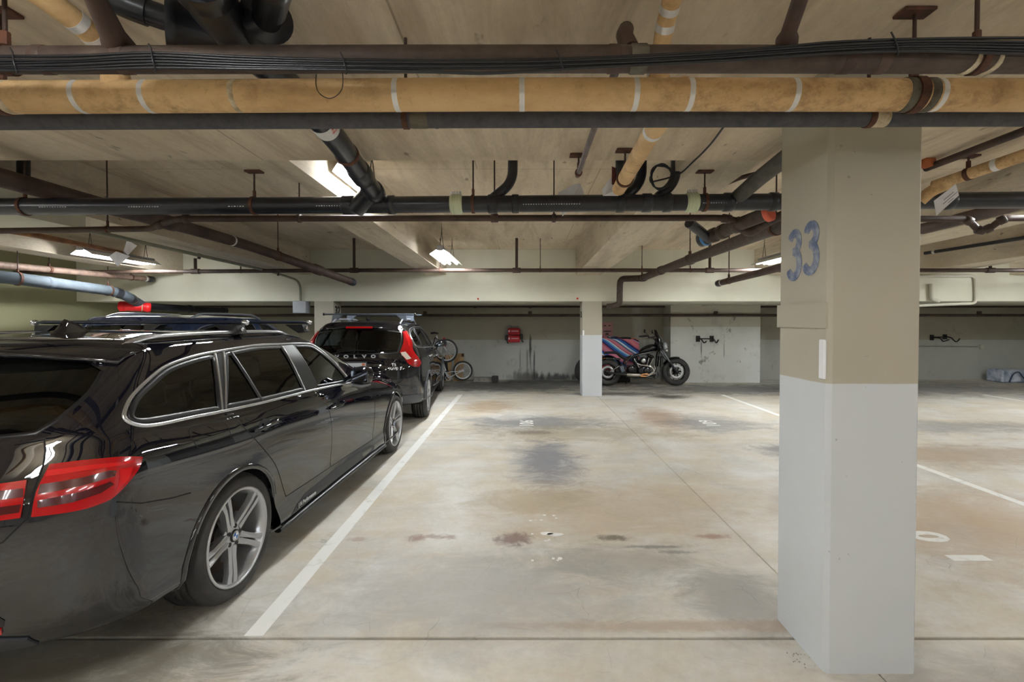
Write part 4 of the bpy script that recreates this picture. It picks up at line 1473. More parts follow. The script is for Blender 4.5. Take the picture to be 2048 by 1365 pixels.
# ---------------------------------------------------------------- black estate in the foreground
BX, BY, BROT = -2.405, 2.52, radians(-1.6)
LOOPS_A = [
    dict(yr=-.78, ycr=-.45, ycf=3.0, yf=3.35, W=[(0, .55)], Z=[(0, .20)], zr=.28, zf=.2),
    dict(yr=-.87, ycr=-.44, ycf=3.05, yf=3.46, W=[(-.5, .835), (0, .865), (.4, .872), (1.4, .865), (2.4, .868), (2.8, .87), (3.1, .84)], Z=[(-.5, .262), (0, .24), (.4, .188), (2.4, .178), (3.1, .19)], zr=.265, zf=.19, n=2.3),
    dict(yr=-.985, ycr=-.48, ycf=3.05, yf=3.55, W=[(-.5, .866), (0, .893), (.4, .878), (1.4, .868), (2.4, .878), (2.8, .898), (3.1, .86)], Z=[(-.5, .37), (3, .35)], zr=.39, zf=.34, n=2.5),
    dict(yr=-1.03, ycr=-.5, ycf=3.05, yf=3.58, W=[(-.5, .878), (0, .906), (.5, .893), (1.4, .884), (2.4, .892), (2.8, .906), (3.1, .87)], Z=[(-.5, .55), (3, .52)], zr=.56, zf=.5, n=2.6),
    dict(yr=-1.03, ycr=-.5, ycf=3.05, yf=3.57, W=[(-.5, .879), (0, .903), (.5, .897), (1.4, .893), (2.4, .894), (2.8, .896), (3.1, .86)], Z=[(-.5, .73), (0, .72), (3, .64)], zr=.76, zf=.62, n=2.6),
    dict(yr=-1.0, ycr=-.5, ycf=3.0, yf=3.5, W=[(-.5, .872), (0, .892), (.5, .892), (1.4, .889), (2.4, .878), (2.8, .862), (3.1, .80)], Z=[(-.5, .87), (0, .855), (1, .82), (2, .79), (2.8, .755), (3.1, .73)], zr=.895, zf=.70, n=2.5),
    dict(yr=-.945, ycr=-.5, ycf=2.85, yf=3.30, W=[(-.5, .843), (0, .862), (.5, .864), (1.4, .860), (2.0, .845), (2.4, .79), (2.8, .70), (3.0, .62)], Z=[(-.5, .975), (0, .945), (1, .90), (2, .87), (2.4, .875), (2.8, .84), (3, .82)], zr=1.0, zf=.80, n=2.4),
    dict(yr=-.89, ycr=-.5, ycf=2.1, yf=2.55, W=[(-.5, .806), (0, .832), (.5, .838), (1.4, .832), (2.0, .79), (2.2, .74)], Z=[(-.5, 1.06), (0, 1.005), (1, .955), (1.9, .91), (2.2, .94)], zr=1.065, zf=.945, n=2.4),
    dict(yr=-.70, ycr=-.42, ycf=1.5, yf=1.95, W=[(-.4, .742), (0, .762), (1, .762), (1.6, .735)], Z=[(-.4, 1.185), (0, 1.17), (1.5, 1.15)], zr=1.21, zf=1.17, n=2.5),
    dict(yr=-.50, ycr=-.28, ycf=1.08, yf=1.48, W=[(-.3, .665), (.1, .682), (1.0, .678), (1.3, .66)], Z=[(-.3, 1.315), (.1, 1.325), (1.0, 1.315), (1.3, 1.30)], zr=1.35, zf=1.335, n=2.6),
    dict(yr=-.46, ycr=-.26, ycf=.9, yf=1.25, W=[(-.3, .585), (.1, .605), (1.0, .60)], Z=[(-.3, 1.378), (.2, 1.388), (1.0, 1.378)], zr=1.385, zf=1.385, n=2.7),
    dict(yr=-.42, ycr=-.25, ycf=.8, yf=1.08, W=[(0, .36)], Z=[(-.3, 1.398), (.2, 1.415), (1, 1.408)], zr=1.398, zf=1.405, n=2.8),
    dict(yr=-.36, ycr=-.22, ycf=.7, yf=.95, W=[(0, .001)], Z=[(-.3, 1.405), (.2, 1.425), (1, 1.418)], zr=1.403, zf=1.412)]
#CUT


def arch_poly(yc, zc, r, ext):
    p = [(yc + r * cos(a), zc + r * sin(a)) for a in [radians(k) for k in range(14, 167, 6)]]
    return p + [(yc - ext, zc - .13), (yc - ext - .01, -.1), (yc + ext + .01, -.1), (yc + ext, zc - .13)]


def side_tube(body, path, r, off, mat_n=12):
    """tube lying along the body side on a (y, z) path"""
    return MB().tube([body.hit(y, z, 's', off) for y, z in path], r, mat_n)


def build_estate():
    b = Body(LOOPS_A)
    car = thing('estate_car', 'glossy black estate car with roof bars, nearest the viewer on the left', 'car', (BX, BY, 0), BROT, world=False)
    # openings
    q_win = curve2([(-.548, 1.078), (-.52, 1.114), (-.47, 1.15), (-.39, 1.186), (-.25, 1.240), (-.08, 1.270), (.078, 1.284, 1), (-.05, 1.022, 1), (-.24, 1.034), (-.45, 1.046), (-.525, 1.056)])
    r_win = curve2([(.19, 1.288, 1), (.5, 1.303), (.79, 1.297, 1), (.842, .995, 1), (.32, 1.008), (.0, 1.022, 1)])
    f_win = curve2([(.965, 1.295, 1), (1.16, 1.285), (1.27, 1.262), (1.42, 1.175), (1.58, 1.062), (1.67, .975), (1.675, .950, 1), (1.055, .985, 1)])
    dlo = curve2([(-.578, 1.074), (-.552, 1.114), (-.50, 1.156), (-.41, 1.200), (-.257, 1.259), (-.08, 1.291), (.1, 1.306), (.517, 1.322), (.814, 1.316), (1.0, 1.313), (1.19, 1.303), (1.29, 1.281), (1.442, 1.190), (1.60, 1.078), (1.73, .968, 1), (1.74, .922, 1), (1.4, .948), (1.035, .966), (.866, .973), (.32, .988), (-.03, 1.002), (-.24, 1.014), (-.46, 1.024), (-.545, 1.042)], 5)
    for poly in (q_win, r_win, f_win):
        b.cut(dens(poly, .02), 's')
    rg = [(-.02, 1.06), (.70, 1.058), (.83, 1.062), (.91, 1.105), (1.03, 1.185), (1.12, 1.262), (1.08, 1.30), (.8, 1.322), (-.02, 1.33)]
    b.cut(dens(rg, .02), 'c')
    A1, A2 = arch_poly(0, .33, .356, .405), arch_poly(2.81, .33, .356, .395)
    for A in (A1, A2):
        b.cut(dens(A, .015), 's')
    rd = curve2([(-.03, 1.0, 1), (.0, .975), (.05, .915), (.114, .836), (.25, .70), (.347, .594), (.43, .46), (.496, .354, 1), (1.0, .342), (1.162, .337, 1), (1.155, .55), (1.13, .70), (1.09, .80), (1.03, .90), (1.0, .966, 1), (.866, .971), (.32, .986)], 5)
    fd = curve2([(1.0, .966, 1), (1.03, .90), (1.09, .80), (1.13, .70), (1.155, .55), (1.162, .337, 1), (1.7, .328), (2.10, .320, 1), (2.118, .60), (2.10, .72), (2.03, .82), (1.95, .885, 1), (1.74, .920), (1.4, .946)], 5)
    rdf = b.cut(dens(rd, .02), 's')
    fdf = b.cut(dens(fd, .02), 's')
    tg = [(-.02, .69), (.68, .69), (.748, .722), (.773, .751), (.806, .786), (.822, .873), (.85, .955), (.857, 1.0), (.856, 1.04), (.93, 1.095), (1.055, 1.182), (1.16, 1.275), (1.12, 1.335), (-.02, 1.352)]
    tgf = b.cut(dens(tg, .02), 'c')
    half = b.mb()
    obj('body', half.join(half.mirror_x()), M_PAINT, car)
    t_ = b.mb(tgf)
    tail = obj('tailgate', t_.join(t_.mirror_x()), M_PAINT, car)
    doors = {}
    for nm, fs in (('rear_door', rdf), ('front_door', fdf)):
        m_ = b.mb(fs)
        doors[nm] = [obj(nm, m_, M_PAINT, car), obj(nm, m_.mirror_x(), M_PAINT, car)]
    # glass, frames
    for nm, poly in (('quarter_window', q_win), ('rear_side_window', r_win), ('front_side_window', f_win)):
        both(nm, b.panel(poly, 's', -.006, step=.05), M_GLASS, car)
        both('window_seal', b.strip(dens(poly, .03), 's', .026, .003, True), M_TRIM, car)
    g_ = b.panel(rg, 'c', -.004, step=.05)
    obj('rear_window', g_.join(g_.mirror_x()), M_GLASS, car)
    both('rear_window_surround', b.strip([(-.0, 1.06), (.70, 1.058), (.83, 1.062), (.91, 1.105), (1.03, 1.185), (1.12, 1.262)], 'c', .02, .002), M_TRIM, car)
    both('window_chrome', b.strip(dlo, 's', .017, .006, True), M_CHROME, car)
    both('b_pillar_trim', b.panel([(.80, 1.303), (.955, 1.303), (1.045, .983), (.852, .990)], 's', .003, .003), M_TRIM, car)
    for l_ in ([(.096, 1.297), (-.038, 1.008)], [(.172, 1.302), (-.012, 1.006)]):
        both('pillar_chrome', b.strip(l_, 's', .016, .006), M_CHROME, car)
    both('c_pillar_trim', b.panel([(.10, 1.294), (.165, 1.297), (-.018, 1.012), (-.032, 1.012)], 's', .003, .003), M_TRIM, car)
    both('window_divider', b.strip([(.235, 1.298), (.318, .998)], 's', .026, .004), M_TRIM, car)
    both('pillar_chrome', b.strip([(.80, 1.306), (.858, .982)], 's', .010, .006), M_CHROME, car)
    # shut lines
    for nm, path, m in (('door_gap', curve2([(-.03, .998), (.0, .975), (.05, .915), (.114, .836), (.25, .70), (.347, .594), (.43, .46), (.496, .354)], 4, False), 's'),
                        ('door_gap', [(.496, .354), (1.0, .342), (1.7, .328), (2.10, .320)], 's'),
                        ('door_gap', curve2([(1.0, .962), (1.03, .90), (1.09, .80), (1.13, .70), (1.155, .55), (1.162, .337)], 4, False), 's'),
                        ('door_gap', curve2([(1.95, .885), (2.03, .82), (2.10, .72), (2.118, .60), (2.10, .320)], 4, False), 's'),
                        ('tailgate_gap', [(.68, .69), (.748, .722), (.773, .751), (.806, .786), (.822, .873), (.85, .955), (.857, 1.0), (.856, 1.04)], 'c'),
                        ('bumper_gap', [(-.69, .775), (-.60, .735), (-.45, .70), (-.345, .685)], 's'),
                        ('bonnet_gap', [(2.15, .895), (2.5, .865), (2.9, .815), (3.2, .745)], 's')):
        both(nm, b.strip(path, m, .007, .0006), M_SEAM, car)
    both('fuel_flap_gap', b.strip(curve2([(-.305, .945), (-.28, .972), (-.11, .966), (-.058, .945), (-.07, .862), (-.25, .868), (-.29, .89)], 4), 's', .005, .0005, True), M_SEAM, car, sides='r')
    # tail lamps
    lo = curve2([(.868, .953, 1), (.959, .951), (1.08, .937), (1.153, .917, 1), (1.137, .884), (1.10, .846), (1.041, .800), (1.0, .787), (.936, .782), (.818, .791, 1), (.832, .873)], 4)
    li = [(.808, .913), (.745, .911), (.60, .917), (.48, .922), (.46, .88), (.50, .83), (.60, .80), (.748, .795), (.792, .794)]
    for poly in (lo, li):
        lamp = b.panel(poly, 'c', .010, .014, .035)
        L = [obj('tail_lamp', lamp, M_LENS, car, 'red tail lamp'), obj('tail_lamp', lamp.mirror_x(), M_LENS, car, 'red tail lamp')]
        if poly is lo:
            dk = [[(.842, .893), (.95, .893), (1.03, .899), (1.052, .892), (1.045, .874), (.95, .866), (.836, .862)], [(.834, .842), (.95, .846), (1.03, .858), (1.04, .846), (1.0, .826), (.92, .815), (.834, .818)]]
            br = [[(.862, .934), (.96, .932), (1.09, .918), (1.13, .905), (1.06, .908), (.96, .915), (.856, .916)], [(1.062, .895), (1.11, .89), (1.09, .85), (1.045, .815), (1.06, .86)]]  # brighter bands put into the lens colour as its highlight
        else:
            dk, br = [[(.80, .888), (.62, .890), (.52, .89), (.53, .862), (.80, .860)], [(.795, .838), (.60, .838), (.56, .83), (.62, .815), (.79, .812)]], []
        for k, (pls, mm) in enumerate(((dk, M_LENS_D), (br, M_LENS_B))):
            for q in pls:
                e = b.panel(q, 'c', .0115, 0, .04)
                obj('lamp_insert', e, mm, L[0])
                obj('lamp_insert', e.mirror_x(), mm, L[1])
    # bumper bits
    both('bumper_reflector', b.panel([(.40, .405), (.735, .41), (.735, .385), (.40, .38)], 'c', .006, .008), M_LENS, car, 'thin red reflector')
    both('bumper_inlet', b.panel([(.45, .51), (.70, .50), (.745, .44), (.74, .415), (.45, .415)], 'c', .002, 0), M_TRIM, car)
    df = b.panel([(-.0, .375), (.70, .372), (.80, .335), (.83, .285), (.0, .285)], 'c', .008, .012)
    obj('diffuser', df.join(df.mirror_x()), plain('diffuser_grey', rgb(52, 54, 60), .45), car)
    # skirts and arches
    sk = []
    for y in [.40 + k * .1 for k in range(21)]:
        h = .012 * sin(pi * (y - .4) / 2.0)
        sk.append((y, .19 + h * .3))
    both('side_skirt', MB().tube([b.hit(y, z, 's', .012) for y, z in sk], .022, 10, sq=(1.3, .8)), M_TRIM, car)
    both('skirt_decal', b.panel([(.52, .222), (.60, .262), (.72, .290), (1.2, .300), (2.0, .288), (2.1, .262), (2.1, .225), (1.2, .222)], 's', .0015, 0, .04), plain('matt_black_film', rgb(46, 47, 52), .5), car)
    q = b.hit(.72, .252, 's', .004)
    obj('skirt_lettering', text_mb('| M Performance', .036, (q.x + .004, .73, .252), (0, 1, 0), (0, 0, 1), .001, bold=.0012), plain('print_white'), car, 'white lettering on the skirt')
    for A, yc in ((A1, 0), (A2, 2.81)):
        up = [p for p in A if p[1] > .15]
        both('wheel_arch', b.strip(dens(up, .03, False), 's', .030, .008), M_PAINT, car)
        arc_ = [(yc + .385 * cos(k * pi / 20), .33 + .385 * sin(k * pi / 20)) for k in range(21)]
        arc_ = [(arc_[0][0], .22)] + arc_ + [(arc_[-1][0], .22)]
        wl = MB().add([V((x_, a_, b_)) for x_ in (-.02, -.32) for a_, b_ in arc_], [(i, i + 1, i + 24, i + 23) for i in range(22)] + [tuple(range(23, 46))])
        for sx, nm in ((1, 'r'), (-1, 'l')):
            obj('wheel_housing', MB().add([V((sx * (p.x + .86), p.y, p.z)) for p in wl.v], wl.f, True), M_DARKIN, car)
    for y in (0, 2.81):
        wheel(car, .893, y, .328, .328, .235, .247, True, True, spin=-.42 if y == 0 else .1, rz=0 if y == 0 else radians(1))
        wheel(car, -.893, y, .328, .328, .235, .247, False, True)
    # handles
    for (y, z, d) in ((.255, .868, 'rear_door'), (1.235, .815, 'front_door')):
        for sd, pr in ((1, doors[d][0]), (-1, doors[d][1])):
            cup = b.panel(curve2([(y - .07, z), (y, z + .035), (y + .06, z + .01), (y, z - .03)], 4), 's', .0012, 0)
            q = [b.hit(y + dy, z + dz, 's', o_) for dy, dz, o_ in ((-.115, -.012, .002), (-.095, -.010, .028), (-.02, -.004, .040), (.05, .003, .038), (.085, .007, .024), (.10, .009, .002))]
            hd = MB().tube(q, [.008, .0125, .0135, .0135, .012, .008], 10, sq=(1.35, .75))
            if sd < 0:
                cup, hd = cup.mirror_x(), hd.mirror_x()
            obj('handle_cup', cup, M_TRIM, pr)
            obj('door_handle', hd, M_PAINT, pr)
    # mirrors
    for sx in (1, -1):
        mi = obj('door_mirror', MB().tube([V((sx * x, y, z)) for x, y, z in ((.80, 1.61, .955), (.86, 1.60, .985), (.90, 1.60, 1.0), (.97, 1.60, 1.005), (1.03, 1.61, 1.0), (1.055, 1.615, .995))], [.02, .03, .075, .085, .074, .03], 16, sq=(.75, 1)), M_PAINT, car)
        obj('mirror_glass', MB().bevbox((sx * .965, 1.528, 1.005), (.145, .012, .10), .004), plain('mirror_silver', rgb(96, 100, 108), .06, 1.0), mi)
        obj('mirror_base', MB().tube([V((sx * .885, 1.57, .925)), V((sx * .97, 1.57, .915)), V((sx * 1.04, 1.59, .935))], [.02, .018, .01], 10), plain('satin_grey', rgb(120, 122, 126), .3, .4), mi)
    # rails, roof bars, fin
    for sx in (1, -1):
        pts = []
        for k in range(25):
            y = -.36 + k * 1.46 / 24
            z = 1.372 + .020 * sin(pi * k / 24) ** .6
            e = min(1, min(k, 24 - k) / 2.5)
            pts.append(V((sx * (.585 + .022 * sin(pi * k / 24)), y, z - .012 + .028 * e)))
        obj('roof_rail', MB().tube(pts, .013, 10), M_CHROME, car)
    for y in (.42, 1.24):
        bar = obj('roof_bar', MB().tube([(-.655, y, 1.466), (-.62, y, 1.470), (.62, y, 1.470), (.655, y, 1.466)], [.012, .021, .021, .012], 14, sq=(1, .55)), plain('dark_blue_bar', rgb(40, 46, 60), .35, .3), car)
        bar.data.transform(Matrix.Identity(4))
        for sx in (1, -1):
            obj('bar_end_cap', MB().lathe([(0, 0), (0, .018), (.02, .019), (.035, .012), (.035, 0)], 'x', 14, (sx * .655 - (.0 if sx > 0 else .035), y, 1.467)), M_CHROME, bar)
            obj('bar_foot', MB().prism([(sx * .50, y - .045, 1.452), (sx * .635, y - .04, 1.452), (sx * .65, y - .03, 1.398), (sx * .60, y - .035, 1.385), (sx * .555, y - .04, 1.415)], (0, .085, 0)), M_TRIM, bar)
            obj('foot_lock', MB().lathe([(0, 0), (0, .014), (.012, .012), (.012, 0)], 'x', 12, (sx * .645 - (0 if sx > 0 else .012), y, 1.425)), M_CHROME, bar)
    fin = MB()
    rows = []
    for k in range(9):
        t = k / 8
        y = -.11 + .19 * t
        h = .078 * (1 - t) ** .55 * min(1, t * 7 + .25)
        hw = .034 * (1 - .55 * t) * min(1, .6 + t * 3)
        rows.append([(hw, y, 1.408), (hw * .8, y + .004, 1.425), (hw * .3, y + .03 * (1 - t), 1.415 + h * .75), (0, y + .04 * (1 - t), 1.415 + h), (-hw * .3, y + .03 * (1 - t), 1.415 + h * .75), (-hw * .8, y + .004, 1.425), (-hw, y, 1.408)])
    fin.add([p for r in rows for p in r], [(i * 7 + j, i * 7 + j + 1, i * 7 + 8 + j, i * 7 + 7 + j) for i in range(8) for j in range(6)] + [tuple(range(7)), tuple(range(56, 63))], True)
    obj('roof_fin', fin, M_PAINT, car)
    # spoiler
    sp, rows = MB(), []
    for k in range(25):
        x = -.655 + 1.31 * k / 24
        a = abs(x) / .655
        e = a ** 3
        yl = -.60 + .14 * e
        zl = 1.345 - .022 * a * a - .028 * e
        zt = 1.398 - .012 * a - .040 * e
        rows.append([(x, -.36 + .06 * e, zt), (x, -.46 + .05 * e, zt - .006), (x, yl + .02, zl + .018), (x, yl, zl + .006), (x, yl + .004, zl - .012), (x, -.44 + .03 * e, 1.325 - .012 * e), (x, -.36, 1.33)])
    sp.add([p for r in rows for p in r], [(i * 7 + j, i * 7 + j + 1, i * 7 + 8 + j, i * 7 + 7 + j) for i in range(24) for j in range(6)] + [tuple(range(7)), tuple(range(168, 175))], True)
    obj('roof_spoiler', sp, M_PAINT, tail)
    obj('number_plate', MB().bevbox((0, -1.03, .80), (.31, .05, .16), .01), M_PLAST, tail)
    # cabin
    obj('floor_pan', MB().box2((-.56, -.72, .30), (.56, 3.1, .36)).box2((-.80, .42, .20), (.80, 2.38, .27)).box2((-.70, 1.95, .3), (.70, 2.2, .85)), M_DARKIN, car)
    obj('dashboard', MB().bevbox((0, 1.88, .86), (1.40, .42, .18), .06), M_DARKIN, car)
    obj('load_cover', MB().box2((-.70, -.78, .90), (.70, .02, .915)), M_DARKIN, car)
    for x in (-.36, .36):
        seat(car, x, 1.28, .38)
        seat(car, x, .42, .40, back=.55)
    obj('steering_wheel', MB().tube(arc((-.37, 1.58, .94), .175, 0, 2 * pi * 35 / 36, 35, (1, 0, 0), (0, .35, .94)), .014, 8, closed=True), M_TRIM, car)
    front_end(b, car)
    return car, b


CAR_A, BODY_A = build_estate()
# ---------------------------------------------------------------- second black estate, seen from behind
CX, CY, CROT = -2.315, 7.24, radians(5.0)


def reshape(L, kz, dz, kw, rear):
    o = dict(L)
    o['W'] = [(y, w * kw) for y, w in L['W']]
    o['Z'] = [(y, z * kz + dz) for y, z in L['Z']]
    o['zr'], o['zf'] = L['zr'] * kz + dz, L['zf'] * kz + dz
    if rear:
        o['yr'], o['ycr'] = rear
    return o


RB = [(-.80, -.47), (-.92, -.5), (-1.0, -.52), (-1.03, -.55), (-1.02, -.55), (-1.0, -.55), (-.985, -.56), (-.965, -.58), (-.86, -.56), (-.74, -.5), (-.69, -.47), (-.65, -.45), (-.60, -.42)]
LOOPS_B = [reshape(L, 1.03 if i > 1 else 1.0, .035 if i > 1 else .06, (.955, .955, .955, .955, .955, .955, .94, .925, .90, .86, .84, .84, 1)[i], RB[i]) for i, L in enumerate(LOOPS_A)]
for i, z in ((6, 1.03), (7, 1.09), (8, 1.24), (9, 1.40)):
    LOOPS_B[i]['zr'] = z
LOOPS_B[1]['zr'] = .34
LOOPS_B[0]['zr'] = .34
LOOPS_B[9]['n'] = LOOPS_B[8]['n'] = 3.0
#CUT


def build_wagon(name, label, loops, loc, rot, paint, dlo, wins, bars, rear_glass, lights=None, zk=1.03, dz=.035, track=.86, R=.335, detail=True, barmat=None):
    b = Body(loops, su=6, sv=6)
    car = thing(name, label, 'car', loc, rot, world=False)
    for poly in wins:
        b.cut(dens(poly, .02), 's')
    b.cut(dens(rear_glass, .02), 'c')
    arches = [arch_poly(yc, R, R + .035, R + .08) for yc in (0, 2.776)]
    for A in arches:
        b.cut(dens(A, .02), 's')
    f = lambda z: z * zk + dz
    rd = [(-.03, f(1.0)), (.05, f(.915)), (.114, f(.836)), (.25, f(.70)), (.347, f(.594)), (.45, f(.42)), (.496, f(.34)), (1.162, f(.325)), (1.155, f(.55)), (1.09, f(.80)), (1.0, f(.97)), (.4, f(.99))]
    fd = [(1.0, f(.97)), (1.09, f(.80)), (1.155, f(.55)), (1.162, f(.325)), (2.08, f(.31)), (2.11, f(.60)), (2.03, f(.82)), (1.93, f(.885)), (1.4, f(.95))]
    parts = {'rear_door': b.cut(dens(rd, .02), 's'), 'front_door': b.cut(dens(fd, .02), 's')}
    half = b.mb()
    obj('body', half.join(half.mirror_x()), paint, car)
    drs = {}
    for k, fs in parts.items():
        m_ = b.mb(fs)
        drs[k] = [obj(k, m_, paint, car), obj(k, m_.mirror_x(), paint, car)]
    for k, poly in enumerate(wins):
        both(('quarter_window', 'rear_side_window', 'front_side_window')[k], b.panel(poly, 's', -.005, step=.06), M_GLASS, car)
        both('window_seal', b.strip(dens(poly, .03), 's', .03, .003, True), M_TRIM, car)
    both('window_chrome', b.strip(dlo, 's', .016, .005, True), M_CHROME, car)
    g_ = b.panel(rear_glass, 'c', -.004, step=.06)
    obj('rear_window', g_.join(g_.mirror_x()), M_GLASS, car)
    both('rear_window_seal', b.strip(rear_glass[1:-1], 'c', .024, .003), M_TRIM, car)
    for path in ([rd[0], rd[1], rd[2], rd[3], rd[4], rd[5], rd[6]], [rd[10], rd[9], rd[8], rd[7]], [rd[6], rd[7], fd[4]], [fd[4], fd[5], fd[6], fd[7]]):
        both('door_gap', b.strip(path, 's', .008, .0008), M_SEAM, car)
    for A, yc in zip(arches, (0, 2.776)):
        up = [p for p in A if p[1] > .2]
        both('wheel_arch', b.strip(dens(up, .04, False), 's', .055, .014), plain('arch_grey', rgb(70, 72, 78), .4), car)
        r2 = R + .05
        ar = [(yc + r2 * cos(k * pi / 20), R + r2 * sin(k * pi / 20)) for k in range(21)]
        ar = [(ar[0][0], .26)] + ar + [(ar[-1][0], .26)]
        for sx in (1, -1):
            obj('wheel_housing', MB().add([V((sx * (x_ + track - .04), a_, b_)) for x_ in (-.02, -.32) for a_, b_ in ar], [(i, i + 1, i + 24, i + 23) for i in range(22)] + [tuple(range(23, 46))], True), M_DARKIN, car)
    for y in (0, 2.776):
        for sx in (1, -1):
            wheel(car, sx * (track - .005), y, R, R, .235, R * .70, sx > 0, None, 'single', spin=.2 + y)
    for k, (y, z) in (('rear_door', (.255, f(.868))), ('front_door', (1.235, f(.815)))):
        hd = MB().tube([b.hit(y + dy, z, 's', o_) for dy, o_ in ((-.11, .002), (-.09, .03), (0, .04), (.08, .03), (.1, .002))], .013, 8)
        obj('door_handle', hd, M_CHROME if detail else paint, drs[k][0])
        obj('door_handle', hd.mirror_x(), M_CHROME if detail else paint, drs[k][1])
    for sx in (1, -1):
        mi = obj('door_mirror', MB().tube([V((sx * x, y, f(z))) for x, y, z in ((track - .08, 1.69, .955), (track, 1.71, 1.0), (track + .09, 1.715, 1.01), (track + .16, 1.72, 1.0))], [.02, .065, .072, .02], 14), paint, car)
        obj('mirror_glass', MB().bevbox((sx * (track + .06), 1.655, f(1.0)), (.13, .01, .085), .004), plain('mirror_silver'), mi)
    zr = loops[10]['Z'][1][1]
    xr = loops[10]['W'][1][1] - .02
    for sx in (1, -1):
        pts = []
        for k in range(21):
            e = min(1, min(k, 20 - k) / 2.5)
            pts.append(V((sx * xr, -.42 + 1.6 * k / 20, zr - .02 + .06 * e + .012 * sin(pi * k / 20))))
        obj('roof_rail', MB().tube(pts, .016, 10), plain('rail_silver', rgb(176, 180, 188), .3, .7), car)
    for y in bars:
        bar = obj('roof_bar', MB().tube([(-.66, y, zr + .125), (.66, y, zr + .125)], .024, 12, sq=(1, .5)), barmat or plain('bar_silver', rgb(120, 128, 140), .3, .6), car)
        for sx in (1, -1):
            obj('bar_foot', MB().prism([(sx * (xr - .09), y - .035, zr + .115), (sx * (xr + .05), y - .035, zr + .115), (sx * (xr + .06), y - .03, zr + .03), (sx * (xr + .01), y - .03, zr + .02)], (0, .07, 0)), plain('foot_silver', rgb(150, 160, 178), .3, .5), bar)
            obj('bar_end_cap', MB().lathe([(0, 0), (0, .02), (.02, .018), (.02, 0)], 'x', 12, (sx * .66 - (0 if sx > 0 else .02), y, zr + .125)), M_TRIM, bar)
    obj('floor_pan', MB().box2((-.54, -.72, .34), (.54, 3.1, .42)).box2((-.74, .45, .26), (.74, 2.33, .33)), M_DARKIN, car)
    obj('dashboard', MB().bevbox((0, 1.88, f(.86)), (1.3, .42, .18), .06), M_DARKIN, car)
    for x in (-.34, .34):
        seat(car, x, 1.28, f(.38))
        seat(car, x, .42, f(.40), back=.55)
    front_end(b, car, zk, dz)
    if lights:
        for nm, poly, mm, off in lights:
            l_ = b.panel(poly, 'c', off, off + .004, .04)
            both(nm, l_, mm, car)
    return car, b


fz = lambda z: z * 1.03 + .035
DLO_B = curve2([(-.60, 1.17), (-.55, 1.25), (-.40, 1.325), (-.15, 1.37), (.1, 1.388), (.6, 1.396), (1.0, 1.390), (1.2, 1.375), (1.44, 1.26), (1.62, 1.13), (1.74, 1.01, 1), (1.72, .985, 1), (1.0, 1.035), (.3, 1.062), (-.1, 1.085), (-.45, 1.105), (-.58, 1.13)], 5)
WIN_B = [curve2([(-.565, 1.17), (-.52, 1.24), (-.38, 1.305), (-.15, 1.345), (.06, 1.362, 1), (-.05, 1.105, 1), (-.42, 1.125), (-.54, 1.14)]),
         curve2([(.17, 1.365, 1), (.5, 1.375), (.80, 1.370, 1), (.86, 1.065, 1), (.3, 1.085), (.05, 1.10, 1)]),
         curve2([(.97, 1.366, 1), (1.18, 1.352), (1.42, 1.24), (1.60, 1.11), (1.67, 1.03, 1), (1.05, 1.055, 1)])]
RG_B = [(-.02, 1.045), (.18, 1.045), (.5, 1.047), (.655, 1.055), (.68, 1.09), (.75, 1.2), (.83, 1.325), (.6, 1.355), (-.02, 1.365)]
LT_B = curve2([(.858, 1.335, 1), (1.02, 1.345, 1), (.985, 1.22), (.922, 1.10), (.945, 1.02), (1.03, .90, 1), (.95, .848), (.80, .888), (.71, 1.03), (.69, 1.06), (.72, 1.10), (.79, 1.2)], 4)
LIGHTS_B = [('tail_lamp', LT_B, M_LENS, .012), ('lamp_lens', [(.70, 1.055), (.775, 1.062), (.835, .968), (.765, .955), (.712, 1.02)], M_CLEAR, .015),
            ('lamp_insert', [(.875, 1.325), (.95, 1.33), (.92, 1.22), (.875, 1.12), (.85, 1.14), (.86, 1.22)], M_LENS_B, .014)]
CAR_B, BODY_B = build_wagon('estate_car', 'second black estate car, seen from behind with its numbered plate', LOOPS_B, (CX, CY, 0), CROT, M_PAINT, DLO_B, WIN_B, (-.15, .62), RG_B, LIGHTS_B)


def rear_flat(b, mbq, y_off=.0):
    return mbq


def on_rear(b, x, z, off=.003):
    q, n, i, d = b.bvh.ray_cast(V((abs(x), -3, z)), V((0, 1, 0)))
    return V((x, q.y - off, z)) if q else V((x, -1.0, z))


# tailgate details
sp, rows = MB(), []
for k in range(21):
    x = -.56 + 1.12 * k / 20
    a = abs(x) / .56
    e = a ** 3
    rows.append([(x, -.50 + .06 * e, 1.468 - .012 * a - .03 * e), (x, -.74 + .10 * e, 1.432 - .015 * a - .03 * e), (x, -.775 + .12 * e, 1.408 - .015 * a - .028 * e), (x, -.765 + .12 * e, 1.385 - .012 * a - .02 * e), (x, -.60 + .04 * e, 1.372 - .02 * e)])
sp.add([p for r in rows for p in r], [(i * 5 + j, i * 5 + j + 1, i * 5 + 6 + j, i * 5 + 5 + j) for i in range(20) for j in range(4)] + [tuple(range(5)), tuple(range(100, 105))], True)
spo = obj('roof_spoiler', sp, M_PAINT, CAR_B)
obj('brake_lamp', MB().bevbox((0, -.772, 1.398), (.36, .02, .028), .006), M_LENS_B, spo, 'long red brake lamp')
for ch, x in zip('VOLVO', (-.235, -.118, 0, .118, .235)):
    q = on_rear(BODY_B, x, 1.012, .008)
    obj('tailgate_letter', text_mb(ch, .062, q, (1, 0, 0), (0, -.25, .97), .004, bold=.003, sx=1.25), M_LETTER, CAR_B, 'chrome letter ' + ch)
